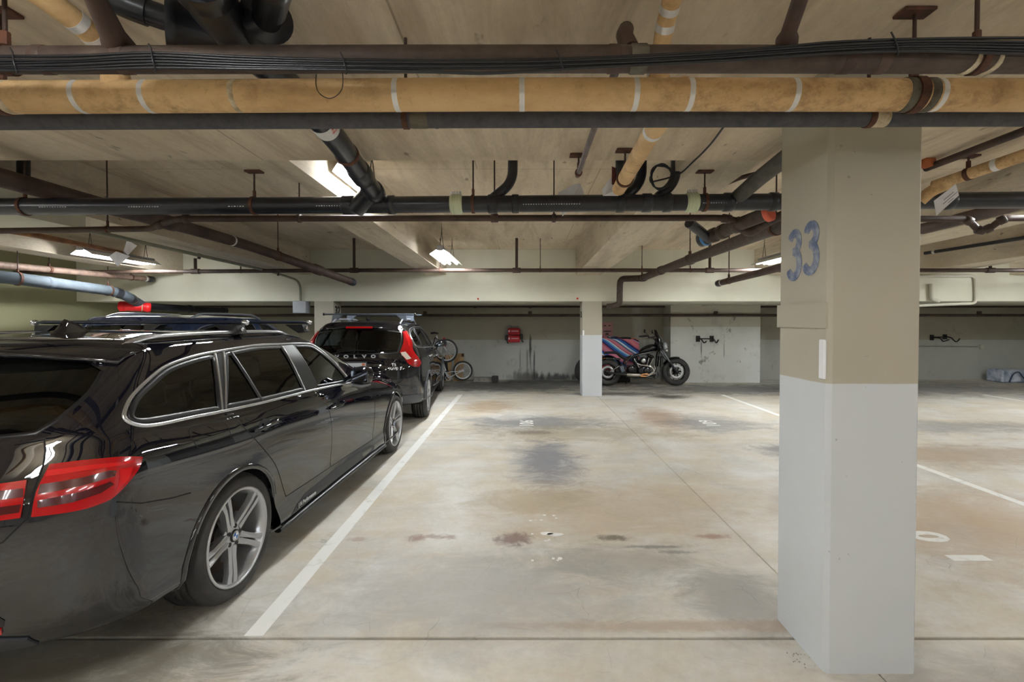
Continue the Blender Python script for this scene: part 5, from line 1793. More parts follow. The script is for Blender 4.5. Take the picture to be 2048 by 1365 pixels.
for s_, z, sz in (('T5', .895, .055), ('AWD', .845, .05)):
    q = on_rear(BODY_B, .50, z, .012)
    obj('badge', text_mb(s_, sz, q, (1, .35, 0), (0, -.05, 1), .004, bold=.0012), M_LETTER, CAR_B, 'chrome badge ' + s_)
q = on_rear(BODY_B, 0, .86, .012)
pt = obj('number_plate', MB().bevbox(q, (.31, .012, .165), .005), plain('plate_white', rgb(222, 226, 230), .4), CAR_B, 'white number plate in a frame')
obj('plate_frame', MB().box(q + V((0, .003, .079)), (.325, .02, .02)).box(q + V((0, .003, -.079)), (.325, .02, .02)).box(q + V((.155, .003, 0)), (.015, .02, .17)).box(q + V((-.155, .003, 0)), (.015, .02, .17)), M_CHROME, pt)
obj('plate_number', text_mb('9C12967', .072, q + V((0, -.007, -.008)), (1, 0, 0), (0, 0, 1), .001, bold=.0015, sx=.92), plain('plate_blue', rgb(34, 44, 92), .5), pt)
obj('dealer_lettering', text_mb('Volvo Cars', .021, q + V((0, -.0085, .079)), (1, 0, 0), (0, 0, 1), .001), M_TRIM, pt)
obj('plate_sticker', MB().box(q + V((.118, -.007, .05)), (.04, .002, .026)), plain('orange_sticker', rgb(226, 120, 60), .5), pt)
obj('wiper', MB().tube([on_rear(BODY_B, x, z, .022) for x, z in ((-.28, 1.052), (-.15, 1.085), (0, 1.098), (.25, 1.082))], .007, 8), M_TRIM, CAR_B)
both('tailgate_crease', BODY_B.strip([(.69, 1.03), (.584, .93), (.404, .82), (.2, .78), (0, .775)], 'c', .008, .003), M_PAINT, CAR_B)
both('tailgate_gap', BODY_B.strip([(.72, 1.02), (.79, .90), (.76, .76), (.66, .66), (.4, .62), (0, .615)], 'c', .008, .0008), M_SEAM, CAR_B)
df = BODY_B.panel([(-.0, .47), (.9, .47), (1.15, .45), (1.12, .345), (.7, .345), (0, .345)], 'c', .010, .012, .05)
obj('bumper_skirt', df.join(df.mirror_x()), plain('arch_grey'), CAR_B, 'grey lower bumper skirt')
fin = MB().prism([(0.012, -.35, 1.495), (.012, -.22, 1.495), (.006, -.27, 1.53), (.004, -.31, 1.545)], (-.02, 0, 0))
obj('roof_fin', fin, M_PAINT, CAR_B)

# third car: blue, roof just showing over the first
LOOPS_C = [reshape(L, 1.085, .035 if i > 1 else .06, 1.0, RB[i]) for i, L in enumerate(LOOPS_A)]
fc = lambda z: (z - .035) / 1.03 * 1.085 + .035
sc = lambda P: [(y, fc(z)) for y, z in P]
CAR_C, BODY_C = build_wagon('family_car', 'blue car behind the nearest estate, only its railed roof in view', LOOPS_C, (-4.98, 6.65, 0), radians(-1), M_PAINT3, sc(DLO_B), [sc(p) for p in WIN_B], (), [(a, fc(z)) for a, z in RG_B], [('tail_lamp', [(.74, fc(1.0)), (1.0, fc(.98)), (1.05, fc(.86)), (.80, fc(.84))], M_LENS, .012)], zk=1.085, track=.89, R=.35, detail=False, barmat=M_TRIM)
# ================================================================= MOTORCYCLE and the things by the back wall
YM = 10.88


def mq(cx, cy, dy=0.0):
    """side-view position on the motorcycle -> world; dy towards the wall"""
    p = at(1190 + cx / 9.75, 650 + cy / 9.75, YM)
    return p + V((0, dy, 0))


M_BLK = plain('gloss_black_metal', rgb(18, 18, 20), .2, .2, coat=.6)
M_ENG = plain('dark_engine_metal', rgb(58, 58, 62), .35, .8)
M_CHR = plain('bright_chrome', rgb(225, 225, 228), .12, 1.0)
M_COP = plain('heat_tinted_steel', rgb(190, 140, 96), .3, .9)
M_LEA = plain('black_leather', rgb(30, 30, 32), .5)
moto = thing('motorcycle', 'black cruiser motorcycle parked side-on before the striped blanket', 'motorcycle', mq(900, 1190))


def moto_wheel(cx, cy, R, wdt, rim, nsp, discr):
    c = mq(cx, cy)
    c.z = R
    pr = [(-wdt * .35, rim), (-wdt * .5, rim + (R - rim) * .4), (-wdt * .42, R - .03), (-wdt * .22, R - .006), (0, R), (wdt * .22, R - .006), (wdt * .42, R - .03), (wdt * .5, rim + (R - rim) * .4), (wdt * .35, rim)]
    o = obj('wheel', MB().lathe(pr, 'y', 48, c), M_TYRE, moto)
    obj('rim', MB().lathe([(-wdt * .36, rim + .004), (-wdt * .38, rim - .012), (-wdt * .2, rim - .03), (wdt * .2, rim - .03), (wdt * .38, rim - .012), (wdt * .36, rim + .004)], 'y', 48, c), M_BLK, o)
    for k in range(nsp):
        a = 2 * pi * k / nsp + .2
        d = V((cos(a), 0, sin(a)))
        t = V((-sin(a), 0, cos(a)))
        obj('spoke', MB().prism([c + d * .04 - t * .012 + V((0, -.03, 0)), c + d * (rim - .02) - t * .007 + V((0, -.04, 0)), c + d * (rim - .02) + t * .007 + V((0, -.04, 0)), c + d * .04 + t * .012 + V((0, -.03, 0))], (0, .03, 0)), M_BLK, o)
    obj('hub', MB().lathe([(-.08, 0), (-.08, .05), (.08, .05), (.08, 0)], 'y', 20, c), M_BLK, o)
    obj('brake_disc', MB().lathe([(-.055, discr * .62), (-.055, discr), (-.049, discr), (-.049, discr * .62)], 'y', 40, c, closed=True), plain('moto_disc', rgb(206, 206, 208), .35, .7), o)
    for k in range(5):
        a = 2 * pi * k / 5
        obj('disc_arm', MB().tube([c + V((.04 * cos(a), -.06, .04 * sin(a))), c + V((discr * .66 * cos(a), -.055, discr * .66 * sin(a)))], .012, 6), M_BLK, o)
    return c


FW = moto_wheel(1575, 915, .325, .13, .226, 9, .165)
RW = moto_wheel(240, 940, .318, .18, .205, 7, .15)


def mt(name, pts, r, mat, n=12, label=None, sq=None, smooth=None, parent=None):
    P = [mq(*q) for q in pts]
    if smooth:
        rr = r if isinstance(r, (list, tuple)) else None
        P2 = smooth_path(P, smooth)
        if rr:
            R2 = []
            for i in range(len(rr) - 1):
                R2 += [rr[i] + (rr[i + 1] - rr[i]) * k / smooth for k in range(smooth)]
            r = R2 + [rr[-1]]
        P = P2
    return obj(name, MB().tube(P, r, n, sq=sq), mat, parent or moto, label)


# tank, seat, fenders (elliptic tubes swept in side view; first sq value is the width)
mt('fuel_tank', [(860, 545), (930, 505), (1020, 465), (1110, 440), (1190, 440), (1215, 455)], [.03, .075, .098, .10, .075, .03], M_BLK, 20, sq=(1.35, .78), smooth=5)
mt('seat', [(180, 555), (250, 545), (350, 545), (430, 555), (500, 610), (580, 655), (680, 650), (760, 605), (800, 580)], [.05, .05, .05, .05, .06, .06, .055, .045, .02], M_LEA, 16, sq=(2.3, .62), smooth=4)
for dy in (0,):
    fd = MB()
    rows = []
    for k in range(19):
        a = radians(128 - k * 6)
        c = RW + V((0, 0, .02))
        for j in range(7):
            b_ = (j - 3) / 3
            rows.append(c + V((cos(a) * (.372 - .05 * b_ * b_), b_ * .115, sin(a) * (.372 - .05 * b_ * b_))))
    fd.add(rows, [(i * 7 + j, i * 7 + j + 1, i * 7 + 8 + j, i * 7 + 7 + j) for i in range(18) for j in range(6)], True)
    obj('rear_fender', fd, M_BLK, moto)
    fd, rows = MB(), []
    for k in range(13):
        a = radians(78 + k * 6.0)
        for j in range(7):
            b_ = (j - 3) / 3
            rows.append(FW + V((cos(a) * (.352 - .04 * b_ * b_), b_ * .09, sin(a) * (.352 - .04 * b_ * b_))))
    fd.add(rows, [(i * 7 + j, i * 7 + j + 1, i * 7 + 8 + j, i * 7 + 7 + j) for i in range(12) for j in range(6)], True)
    obj('front_fender', fd, M_BLK, moto)
# forks
for dy in (-.105, .105):
    f1 = mt('fork_tube', [(1235, 420, dy), (1440, 735, dy)], .022, plain('fork_grey', rgb(120, 122, 128), .3, .8))
    mt('fork_slider', [(1425, 715, dy), (1575, 925, dy)], .029, M_ENG if dy < 0 else M_BLK, parent=None)
obj('triple_clamp', MB().bevbox(mq(1265, 470), (.10, .30, .05), .01, Matrix.Rotation(-.5, 4, 'Y')), M_BLK, moto)
# fairing and screen
fa, rows = MB(), []
for (cx, cy, hw, bulge) in ((1180, 500, .12, .0), (1195, 400, .17, .02), (1215, 300, .17, .03), (1200, 200, .13, .02), (1178, 95, .08, .0)):
    for j in range(9):
        b_ = (j - 4) / 4
        nose = (1 - b_ * b_)
        rows.append(mq(cx, cy, b_ * hw) + V((nose * {500: .16, 400: .19, 300: .12, 200: .055, 95: .01}[cy], 0, 0)))
fa.add(rows, [(i * 9 + j, i * 9 + j + 1, i * 9 + 10 + j, i * 9 + 9 + j) for i in range(4) for j in range(8)], True)
fo = obj('fairing', fa, M_BLK, moto, 'small black fairing with a dark screen')
fo.modifiers.new('thickness', 'SOLIDIFY').thickness = .012
hl = obj('headlamp', MB().lathe([(0, .0), (-.02, .085), (.05, .09), (.075, .08), (.085, .05), (.09, 0)], 'x', 24, mq(1335, 425)), plain('headlamp_glass', rgb(200, 205, 210), .08, .3), moto)
obj('headlamp_rim', MB().lathe([(.045, .09), (.05, .099), (.075, .09), (.07, .08)], 'x', 24, mq(1335, 425)), M_CHR, hl)
mt('fog_lamp', [(1360, 500, -.06), (1395, 505, -.06)], [.03, .035], M_CHR)
# bars, mirrors
for s_ in (-1, 1):
    mt('handlebar', [(1235, 400, s_ * .08), (1190, 290, s_ * .12), (1150, 260, s_ * .22), (1080, 225, s_ * .34)], .014, M_BLK, smooth=4)
    mt('grip', [(1085, 226, s_ * .34), (950, 240, s_ * .43)], .019, M_LEA)
    mt('lever', [(1120, 240, s_ * .30), (1060, 250, s_ * .33), (990, 262, s_ * .40)], .006, M_CHR)
    mm_ = mt('mirror_stem', [(1120, 235, s_ * .28), (1080, 180, s_ * .32), (1045, 140, s_ * .34)], .006, M_BLK)
    obj('mirror', MB().lathe([(-.012, 0), (-.012, .045), (.01, .042), (.014, 0)], 'x', 18, mq(1040, 128, s_ * .34)), M_BLK, mm_)
# frame
for dy in (-.12, .12):
    mt('frame_tube', [(1240, 480, dy * .4), (1225, 650, dy), (1205, 930, dy), (1150, 1010, dy), (650, 1010, dy), (570, 900, dy), (600, 700, dy), (760, 600, dy * .8), (1230, 500, dy * .3)], .019, M_BLK, smooth=4)
    mt('swingarm', [(240, 935, dy * 1.05), (420, 930, dy), (590, 930, dy)], .024, M_BLK)
mt('strut', [(270, 905, -.14), (460, 790, -.13)], .011, M_CHR)
obj('down_tube_cover', MB().bevbox(mq(1208, 800, -.155), (.02, .012, .30), .005, Matrix.Rotation(.06, 4, 'Y')), plain('fork_grey'), moto)
rd_ = obj('radiator', MB().bevbox(mq(1268, 720), (.06, .26, .26), .012, Matrix.Rotation(.08, 4, 'Y')), M_BLK, moto)
obj('side_cover', MB().bevbox(mq(505, 850, -.14), (.10, .03, .16), .03, Matrix.Rotation(-.35, 4, 'Y')), plain('smoke_grey', rgb(96, 104, 118), .3, .4), moto)
obj('fender_strut', MB().bevbox(mq(330, 655, -.13), (.34, .02, .045), .012, Matrix.Rotation(.05, 4, 'Y')), M_LEA, moto)
for x in (205, 345):
    obj('strut_bolt', MB().lathe([(-.006, 0), (-.006, .012), (.0, .012), (.0, 0)], 'y', 10, mq(x, 645, -.142)), M_CHR, moto)
# engine: two finned cylinders in a vee, heads, cases
for nm, a, base in (('cylinder', radians(22), (960, 880)), ('cylinder', radians(-24), (870, 880))):
    d = V((sin(a), 0, cos(a)))
    b0 = mq(*base, -.02)
    cy_ = obj(nm, MB().tube([b0 + d * .10, b0 + d * .31], .062, 20), M_ENG, moto)
    for k in range(8):
        q = b0 + d * (.125 + k * .021)
        obj('fin', MB().tube([q, q + d * .008], .084, 16), M_ENG, cy_)
    obj('rocker_cover', MB().bevbox(b0 + d * .345, (.17, .17, .07), .025, Matrix.Rotation(a, 4, 'Y')), M_BLK, cy_)
    for s_ in (-.05, .05):
        obj('pushrod_tube', MB().tube([b0 + d * .04 + V((s_ * .5 + .02, -.085, 0)), b0 + d * .30 + V((s_ + .02, -.075, 0))], .010, 8), M_CHR, cy_)
ec = obj('crankcase', MB().lathe([(-.15, 0), (-.15, .10), (-.13, .125), (.13, .125), (.15, .10), (.15, 0)], 'y', 28, mq(920, 900)), M_ENG, moto)
obj('cam_cover', MB().lathe([(-.185, 0), (-.18, .06), (-.165, .085), (-.15, .09)], 'y', 24, mq(985, 880)), M_BLK, ec)
obj('gear_case', MB().bevbox(mq(720, 870), (.22, .26, .20), .04), M_ENG, ec)
obj('clutch_cover', MB().lathe([(-.165, 0), (-.16, .07), (-.14, .09), (-.12, .09)], 'y', 24, mq(690, 860)), M_BLK, ec)
obj('oil_filter', MB().lathe([(0, 0), (0, .038), (.09, .038), (.1, 0)], 'x', 16, mq(1110, 940)), M_CHR, ec)
ac = obj('air_cleaner', MB().lathe([(-.21, 0), (-.205, .06), (-.19, .082), (-.11, .085), (-.1, 0)], 'y', 28, mq(905, 690)), M_BLK, moto)
obj('cleaner_cover', MB().lathe([(-.214, 0), (-.212, .045), (-.205, .05)], 'y', 24, mq(905, 690)), M_CHR, ac)
# small chrome bolts scattered at random, added as glints on the engine
for k in range(26):
    x, y_ = random.uniform(590, 1120), random.uniform(600, 1010)
    obj('glint_bolt', MB().lathe([(-.012, 0), (-.012, .008), (0, .009), (0, 0)], 'y', 8, mq(x, y_, -.17 if y_ > 760 else -.13)), M_CHR, moto)
ex = mt('exhaust_header', [(800, 750, -.12), (880, 770, -.16), (980, 785, -.18), (1065, 815, -.19), (1095, 865, -.19), (1060, 920, -.19), (1000, 955, -.19)], .019, M_CHR, 14, smooth=5)
mt('exhaust_header', [(1130, 780, -.10), (1135, 830, -.14), (1110, 900, -.165), (1050, 950, -.18), (960, 985, -.18), (850, 985, -.18)], .018, M_CHR, 14, smooth=5)
mt('exhaust_bend', [(1000, 955, -.19), (920, 945, -.19), (840, 965, -.19)], .02, M_COP, 12, smooth=4)
mt('exhaust_bend', [(960, 988, -.185), (890, 988, -.185), (830, 980, -.185)], .019, M_COP, 12)
mt('muffler', [(845, 968, -.19), (820, 966, -.19), (600, 958, -.19), (580, 957, -.19)], [.026, .042, .042, .030], plain('brushed_steel', rgb(190, 184, 174), .35, .85), 20)
mt('tail_pipe', [(590, 957, -.19), (430, 945, -.19), (380, 942, -.19)], [.03, .028, .026], M_BLK, 14)
mt('side_stand', [(700, 1010, .14), (640, 1180, .22)], .011, M_BLK)
mt('foot_peg', [(1120, 1010, -.16), (1105, 1005, -.30)], .018, M_LEA)
obj('tail_lamp', MB().bevbox(RW + V((-.30, 0, .30)), (.05, .12, .05), .015), M_LENS, moto)

# ---- striped blanket over a low chest
def blanket_material():
    t = NT('striped_blanket')
    p = t.n('ShaderNodeTexCoord').outputs['UV']
    sx = t.n('ShaderNodeSeparateXYZ')
    t.l(p, sx.inputs[0])
    r = t.n('ShaderNodeValToRGB')
    r.color_ramp.interpolation = 'CONSTANT'
    seq = [(196, 60, 60), (214, 120, 130), (40, 30, 30), (226, 140, 40), (190, 60, 30), (236, 236, 236), (80, 150, 210), (40, 70, 160), (196, 110, 130), (216, 134, 150), (186, 90, 110), (30, 34, 80), (40, 90, 170), (90, 170, 220), (236, 240, 240), (196, 104, 124), (214, 134, 146), (70, 40, 70), (120, 190, 220), (236, 240, 240), (40, 110, 190), (26, 40, 110), (200, 104, 116), (216, 130, 140), (206, 110, 124), (240, 230, 230), (40, 40, 110), (20, 20, 30), (226, 110, 50), (196, 50, 40)]
    wid = [1, 2, 1, 2, 1, .7, 1.2, 1, 1, 2.4, 1, .8, 1.6, 1, .7, 1, 1.6, .6, .6, .8, 1.6, 1.2, 1, 2.4, 1, .5, 1, .6, 1.4, 1.4]
    tot, acc = sum(wid), 0
    el = r.color_ramp.elements
    for i, c in enumerate(seq):
        e = el[0] if i == 0 else (el[1] if i == 1 else el.new(min(acc / tot, .999)))
        e.position = acc / tot
        e.color = rgb(*c)
        acc += wid[i]
    t.l(sx.outputs['X'], r.inputs[0])
    t.base(t.mix(t.ramp(t.noise(t.coords(True), 120, 2), .3, .7, 0, .25), r.outputs[0], rgb(90, 60, 70)))
    t.b.inputs['Roughness'].default_value = .95
    return t.m


bx0, bx1, byf, byb, btop = 1.62, 2.78, 11.42, 11.82, 1.135
ch = thing('storage_chest', 'low dark chest hidden under the striped blanket', 'chest', ((bx0 + bx1) / 2, 11.6, 0))
obj('chest_body', MB().bevbox(((bx0 + bx1) / 2, 11.62, .53), (bx1 - bx0 - .3, .34, 1.06), .02), M_DARKIN, ch)
obj('lid', MB().bevbox(((bx0 + bx1) / 2, 11.62, 1.08), (bx1 - bx0 - .26, .36, .04), .015), M_DARKIN, ch)
me = bpy.data.meshes.new('blanket')
vs, fs, uv = [], [], []
nu, nv = 48, 30
for i in range(nu + 1):
    u = i / nu
    for j in range(nv + 1):
        v = j / nv                       # 0 front hem, .6 front top edge, 1 back
        x = bx0 + (bx1 - bx0) * u
        if v < .62:
            k = v / .62
            z = .30 + (btop - .30) * k - .05 * max(0, (k - .85) / .15) ** 2
            y = byf - .03 * (1 - k) + .014 * sin(u * 40 + k * 3) * (1 - k * .6)
            x += .20 * (1 - k) * u ** 2 * .9 + .02 * sin(k * 9)
            z -= .02 * u
        else:
            k = (v - .62) / .38
            z = btop - .05 + .05 * min(1, k * 3) + .008 * sin(u * 22) - .07 * u * u
            y = byf + (byb - byf) * k
        vs.append((x, y, z))
        uv.append((min(.999, max(0, u * .62 + .36 - (.0 if v > .62 else .62 * (.62 - v) / .62))), v))
for i in range(nu):
    for j in range(nv):
        fs.append((i * (nv + 1) + j, (i + 1) * (nv + 1) + j, (i + 1) * (nv + 1) + j + 1, i * (nv + 1) + j + 1))
me.from_pydata(vs, [], fs)
ul = me.uv_layers.new(name='UVMap')
for lp_ in me.loops:
    ul.data[lp_.index].uv = uv[lp_.vertex_index]
me.polygons.foreach_set('use_smooth', [True] * len(fs))
me.materials.append(blanket_material())
bl = bpy.data.objects.new('striped_blanket', me)
COL.objects.link(bl)
bl.modifiers.new('thickness', 'SOLIDIFY').thickness = .012
tag(bl, 'woven blanket in pink, blue, white and orange stripes behind the motorcycle', 'blanket')

# ---- pink poster on the wall
po = thing('poster', 'small pink poster with dark marks above the striped blanket', 'poster', at(1214, 660, 12.03))
a, b2 = at(1196, 645, 12.03), at(1226, 673, 12.03)
obj('sheet', MB().box2((a.x, 12.02, b2.z), (b2.x, 12.035, a.z)), plain('pink_print', rgb(206, 158, 158), .7, 0, c2=rgb(176, 128, 130), scale=4, world=True), po)
for (x0, x1, y0, y1) in ((1207, 1222, 662, 664), (1211, 1217, 667, 670), (1208, 1212, 651, 653), (1217, 1221, 651, 653)):
    a, b2 = at(x0, y0, 12.02), at(x1, y1, 12.02)
    obj('dark_mark', MB().box2((a.x, 12.017, b2.z), (b2.x, 12.021, a.z)), M_TRIM, po)

# ---- loose tyre, wheel stop, boards, bicycle on the left
R_ = .29
c = V(at(1167, 740, 11.75))
c.z = .285
rot = Matrix.Rotation(radians(48), 4, 'Z') @ Matrix.Rotation(radians(10), 4, 'X')
solo('loose_tyre', MB().lathe([(-.05, .19), (-.09, .22), (-.085, .265), (-.05, R_), (.05, R_), (.085, .265), (.09, .22), (.05, .19)], 'y', 40, c, closed=True, rot=rot), M_TYRE, 'loose black tyre propped behind the slim pillar', 'tyre')
ws = thing('wheel_stop', 'low concrete wheel stop on the floor by the bicycle', 'wheel stop', (-1.2, 11.7, 0))
obj('stop_body', MB().prism([(-1.20, 11.55, 0), (-1.20, 11.82, 0), (-1.20, 11.78, .10), (-1.20, 11.60, .10)], (.58, 0, 0)), plain('stop_concrete', rgb(150, 146, 138), .9, c2=rgb(110, 106, 100), scale=8, world=True), ws)
obj('end_block', MB().bevbox((-.68, 11.62, .07), (.16, .20, .14), .015), plain('dark_block', rgb(70, 68, 66), .9), ws)
for i, (x0, x1, y0, lab) in enumerate(((888, 903, 711, 'narrow tan board leaning on the wall behind the bicycle'), (908, 927, 708, 'wider tan board with a dark top corner behind the bicycle'))):
    a, b2 = at(x0, y0, 11.85), at(x1, y0, 11.85)
    r = thing('leaning_board', lab, 'board', (a.x, 11.85, 0))
    obj('board', MB().prism([(a.x, 11.70, .0), (b2.x, 11.70, .0), (b2.x, 11.95, a.z), (a.x, 11.95, a.z)], (0, .025, 0)), plain('tan_plywood', rgb(190, 158, 112), .7, c2=rgb(156, 124, 84), scale=5, world=True), r)
    if i:
        obj('dark_corner', MB().box((b2.x - .03, 11.93, a.z - .05), (.06, .02, .1)), plain('brown_stain', rgb(80, 58, 40), .8), r)
bk = thing('bicycle', 'silver small-wheeled bicycle standing upright by the second estate', 'bicycle', at(926, 763, 11.7))


def bp_(px, py, Y):
    return at(px, py, Y)


M_SIL = plain('silver_frame', rgb(226, 228, 232), .35, .15)


def bike_wheel(c, R, rot, nm):
    o = obj('wheel', MB().lathe([(-.014, R - .045), (-.024, R - .025), (-.014, R - .004), (0, R), (.014, R - .004), (.024, R - .025), (.014, R - .045)], 'y', 40, c, rot=rot), M_TYRE, bk)
    obj('rim', MB().lathe([(-.013, R - .042), (-.013, R - .066), (.013, R - .066), (.013, R - .042)], 'y', 40, c, rot=rot), M_SIL, o)
    obj('hub', MB().lathe([(-.04, 0), (-.04, .022), (.04, .022), (.04, 0)], 'y', 14, c, rot=rot), M_SIL, o)
    for k in range(18):
        a = 2 * pi * k / 18
        s_ = .03 if k % 2 else -.03
        obj('spoke', MB().tube([c + rot @ V((.02 * cos(a + .9), s_, .02 * sin(a + .9))), c + rot @ V(((R - .06) * cos(a), 0, (R - .06) * sin(a)))], .0028, 5), M_SIL, o)
    return o


rw = bp_(925.7, 742, 11.55)
fw = bp_(893.5, 702, 11.25)
bike_wheel(rw, .245, Matrix.Rotation(radians(8), 4, 'Z'), 0)
bike_wheel(fw, .285, Matrix.Rotation(radians(-14), 4, 'Z'), 1)
BB, ST, HD = bp_(897, 756, 11.5), bp_(873, 672, 11.45), bp_(884, 688, 11.3)
for nm, P, r in (('chain_stay', [rw + V((0, -.05, 0)), BB + V((0, -.03, 0))], .011), ('chain_stay', [rw + V((0, .05, 0)), BB + V((0, .03, 0))], .011), ('seat_stay', [rw + V((0, -.05, 0)), bp_(893, 745, 11.45)], .008),
                 ('seat_stay', [rw + V((0, .05, 0)), bp_(893, 745, 11.45)], .008), ('seat_tube', [BB, bp_(889, 735, 11.46), ST], .016), ('down_tube', [BB, bp_(878, 725, 11.4), HD], .02), ('top_tube', [bp_(882, 710, 11.46), HD], .016),
                 ('fork', [HD, fw + V((0, -.055, 0))], .013), ('fork', [HD, fw + V((0, .055, 0))], .013), ('handlebar', [HD, bp_(880, 682, 11.25), bp_(870, 676, 11.1), bp_(866, 690, 10.95)], .012), ('handlebar', [bp_(880, 682, 11.25), bp_(876, 680, 11.5), bp_(872, 690, 11.65)], .012),
                 ('crank', [BB + V((0, -.06, 0)), bp_(895, 744, 11.4)], .009), ('crank', [BB + V((0, .06, 0)), bp_(901, 762, 11.5)], .009)):
    obj(nm, MB().tube(P, r, 10), M_SIL if nm != 'handlebar' else M_BLK, bk)
obj('chain_ring', MB().lathe([(-.05, .055), (-.05, .07), (-.046, .07), (-.046, .055)], 'y', 28, BB, closed=True), M_SIL, bk)
obj('saddle', MB().tube([bp_(862, 667, 11.45), bp_(869, 666, 11.45), bp_(877, 667.5, 11.45)], [.05, .06, .025], 14, sq=(1.2, .45)), M_LEA, bk)
obj('pedal', MB().bevbox(bp_(894.5, 743, 11.36), (.09, .07, .02), .005), M_TRIM, bk)
obj('brake_lever', MB().tube([bp_(874, 686, 11.1), bp_(884, 692, 11.05)], .02, 8), M_TRIM, bk)
solo('red_bag', MB().tube([bp_(888, 676, 11.75), bp_(889, 684, 11.72), bp_(890, 693, 11.72)], [.02, .055, .035], 12, sq=(1, .6)), plain('red_cloth', rgb(200, 36, 36), .8), 'small red bag hanging behind the upper bicycle wheel', 'bag')
ck = at(885, 730, 11.9)
solo('dark_bundle', MB().tube([V((ck.x, 11.82, .02)), V((ck.x, 11.82, .2)), V((ck.x + .02, 11.87, .5)), V((ck.x, 11.9, .6))], [.16, .17, .10, .03], 14), plain('dark_cloth', rgb(34, 32, 36), .9), 'dark cloth bundle on the floor behind the bicycle', 'bundle')

# ---- racks on the walls
def hook_rack(label, plates, arms, Y, bar):
    r = thing('bike_rack', label, 'rack', at(plates[0][0], plates[0][1], Y))
    for (x, y, w_, h_) in plates:
        a, b3 = at(x - w_ / 2, y - h_ / 2, Y), at(x + w_ / 2, y + h_ / 2, Y)
        obj('wall_plate', MB().bevbox(((a.x + b3.x) / 2, Y - .012, (a.z + b3.z) / 2), (b3.x - a.x, .024, a.z - b3.z), .004), M_TRIM, r)
    obj('cross_bar', MB().tube([at(*bar[0], Y - .03), at(*bar[1], Y - .03)], .014, 8), M_TRIM, r)
    for arm in arms:
        obj('hook', MB().tube(smooth_path([at(x, y, Y - .03 - d) for x, y, d in arm], 4), .016, 8), M_TRIM, r)


hook_rack('black folding bike rack on the peeling white wall block', [(1395.5, 678, 8, 12), (1423, 678, 8, 12)], [[(1400, 677, 0), (1404, 681, .15), (1408, 686, .3), (1413, 683, .36)], [(1426, 677, 0), (1429, 681, .15), (1432.5, 686, .3), (1437, 680, .36)]], 11.42, ((1397, 678), (1424, 678)))
hook_rack('black folding bike rack on the far right wall', [(1863, 675.5, 7, 11), (1889, 674, 8, 10)], [[(1866, 675, 0), (1880, 677, .1), (1886, 683, .3), (1898, 680, .36)], [(1893, 674, 0), (1902, 676, .1), (1912, 684, .3), (1920, 677.5, .36)]], 12.03, ((1866, 675), (1890, 674.5)))
rr = thing('red_wall_carrier', 'red folded carrier with white lettering on black brackets, on the back wall', 'carrier', at(1028, 670, 12.0))
a, b3 = at(1016, 656.5, 11.85), at(1040, 685, 11.85)
for z0, z1 in ((0, .48), (.52, 1)):
    obj('red_panel', MB().bevbox(((a.x + b3.x) / 2, 11.82, b3.z + (a.z - b3.z) * (1 - (z0 + z1) / 2)), (b3.x - a.x, .16, (a.z - b3.z) * .47), .02), plain('red_fabric', rgb(176, 18, 34), .6), rr)
    for (u, wd, hh) in ((.10, .16, .05), (.58, .6, .022)):
        obj('white_lettering', MB().box((a.x + (b3.x - a.x) * u, 11.738, b3.z + (a.z - b3.z) * (1 - (z0 + z1) / 2 + .03)), ((b3.x - a.x) * wd, .004, hh)), plain('faded_white_print', rgb(214, 170, 176), .6), rr)
obj('top_clip', MB().bevbox((a.x + .05, 11.86, a.z + .04), (.06, .1, .06), .01), plain('grey_clip', rgb(130, 130, 128), .6), rr)
obj('top_clip', MB().bevbox((b3.x - .05, 11.86, a.z + .02), (.06, .1, .05), .01), MATS['grey_clip'], rr)
for x, y in ((1013, 676), (1043, 674)):
    q = at(x, y, 11.9)
    obj('bracket', MB().bevbox(q, (.07, .22, .13), .015), M_TRIM, rr)
    obj('hook', MB().tube([q + V((0, -.1, -.03)), q + V((.02, -.12, -.10)), q + V((.04, -.12, -.14))], .015, 8), M_TRIM, rr)
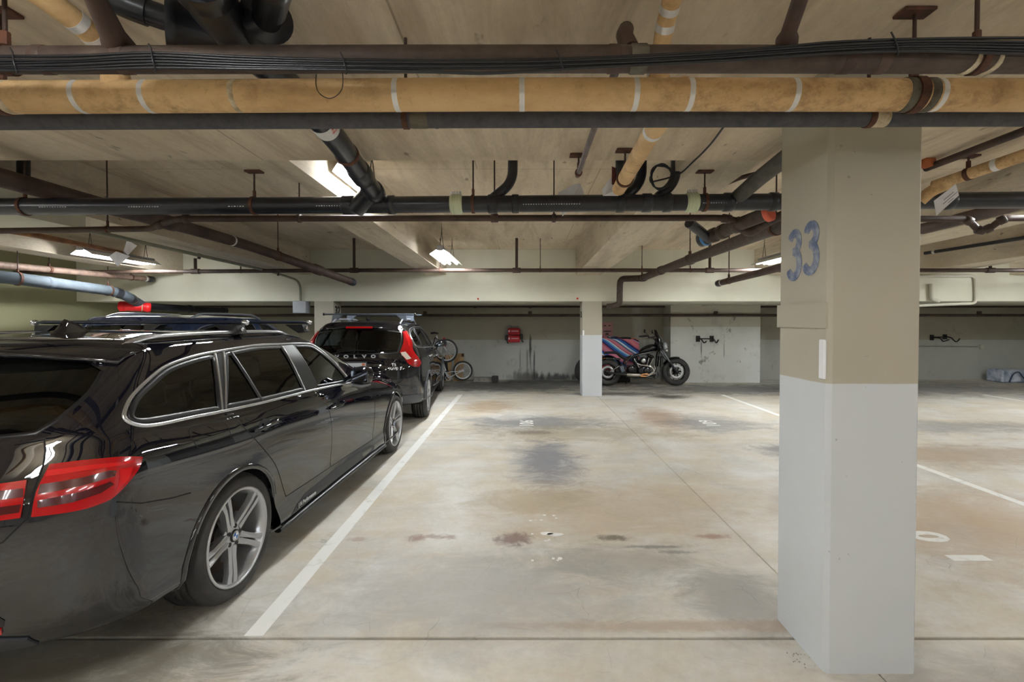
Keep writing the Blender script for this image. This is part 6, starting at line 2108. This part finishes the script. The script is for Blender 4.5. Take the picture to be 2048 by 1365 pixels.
ob = thing('socket_box', 'small pale socket box on the far right wall with its thin conduit', 'box', at(1963, 694, 12.0))
q = at(1963, 694, 12.0)
obj('box_body', MB().bevbox(q, (.075, .06, .11), .008), MATS['pale_conduit'], ob)
obj('conduit', MB().tube([at(1955, 694, 12.02), at(1862, 693, 12.02), at(1800, 693, 12.02)], .012, 8), plain('shaded_conduit', rgb(150, 144, 130), .6), ob)  # darker copy of the conduit tone, shade put into the colour

# ---- bags at the far right
def lumpy(c, sx, sy, sz, seed, n=3):
    bm = bmesh.new()
    bmesh.ops.create_icosphere(bm, subdivisions=n, radius=1)
    rnd = random.Random(seed)
    ph = [(rnd.uniform(1, 4), rnd.uniform(0, 6), V((rnd.uniform(-1, 1), rnd.uniform(-1, 1), rnd.uniform(-1, 1)))) for _ in range(6)]
    for v in bm.verts:
        k = 1 + sum(.05 * sin(f * 2 * v.co.dot(d) * 2 + p) for f, p, d in ph)
        v.co = v.co * k
    bm.verts.index_update()
    vs = [V(c) + V((v.co.x * sx, v.co.y * sy, max(v.co.z, -.85) * sz)) for v in bm.verts]
    fs = [tuple(v.index for v in f.verts) for f in bm.faces]
    bm.free()
    return MB().add(vs, fs, True)


g1 = at(2013, 750, 11.6)
solo('clear_tub', MB().bevbox((12.0, 11.55, .16), (.78, .42, .31), .03), plain('milky_plastic', rgb(206, 212, 226), .35, 0, c2=rgb(120, 136, 160), scale=5, world=True), 'milky plastic tub with dark contents against the far right wall', 'tub')
solo('plastic_bag', lumpy((12.42, 11.25, .13), .20, .16, .15, 3), plain('bag_white', rgb(214, 222, 232), .4, 0, c2=rgb(150, 170, 190), scale=9, world=True), 'crumpled white plastic bag in front of the milky tub', 'bag')
solo('blue_hose', MB().tube(smooth_path([(11.75, 11.32, .02), (11.8, 11.28, .22), (11.92, 11.27, .27), (12.02, 11.26, .14), (12.1, 11.2, .03), (12.3, 11.0, .02), (12.6, 11.0, .08), (12.75, 11.05, .2)], 5), .014, 8), plain('navy_cord', rgb(36, 54, 84), .5), 'dark blue cord looped over the milky tub', 'cord')
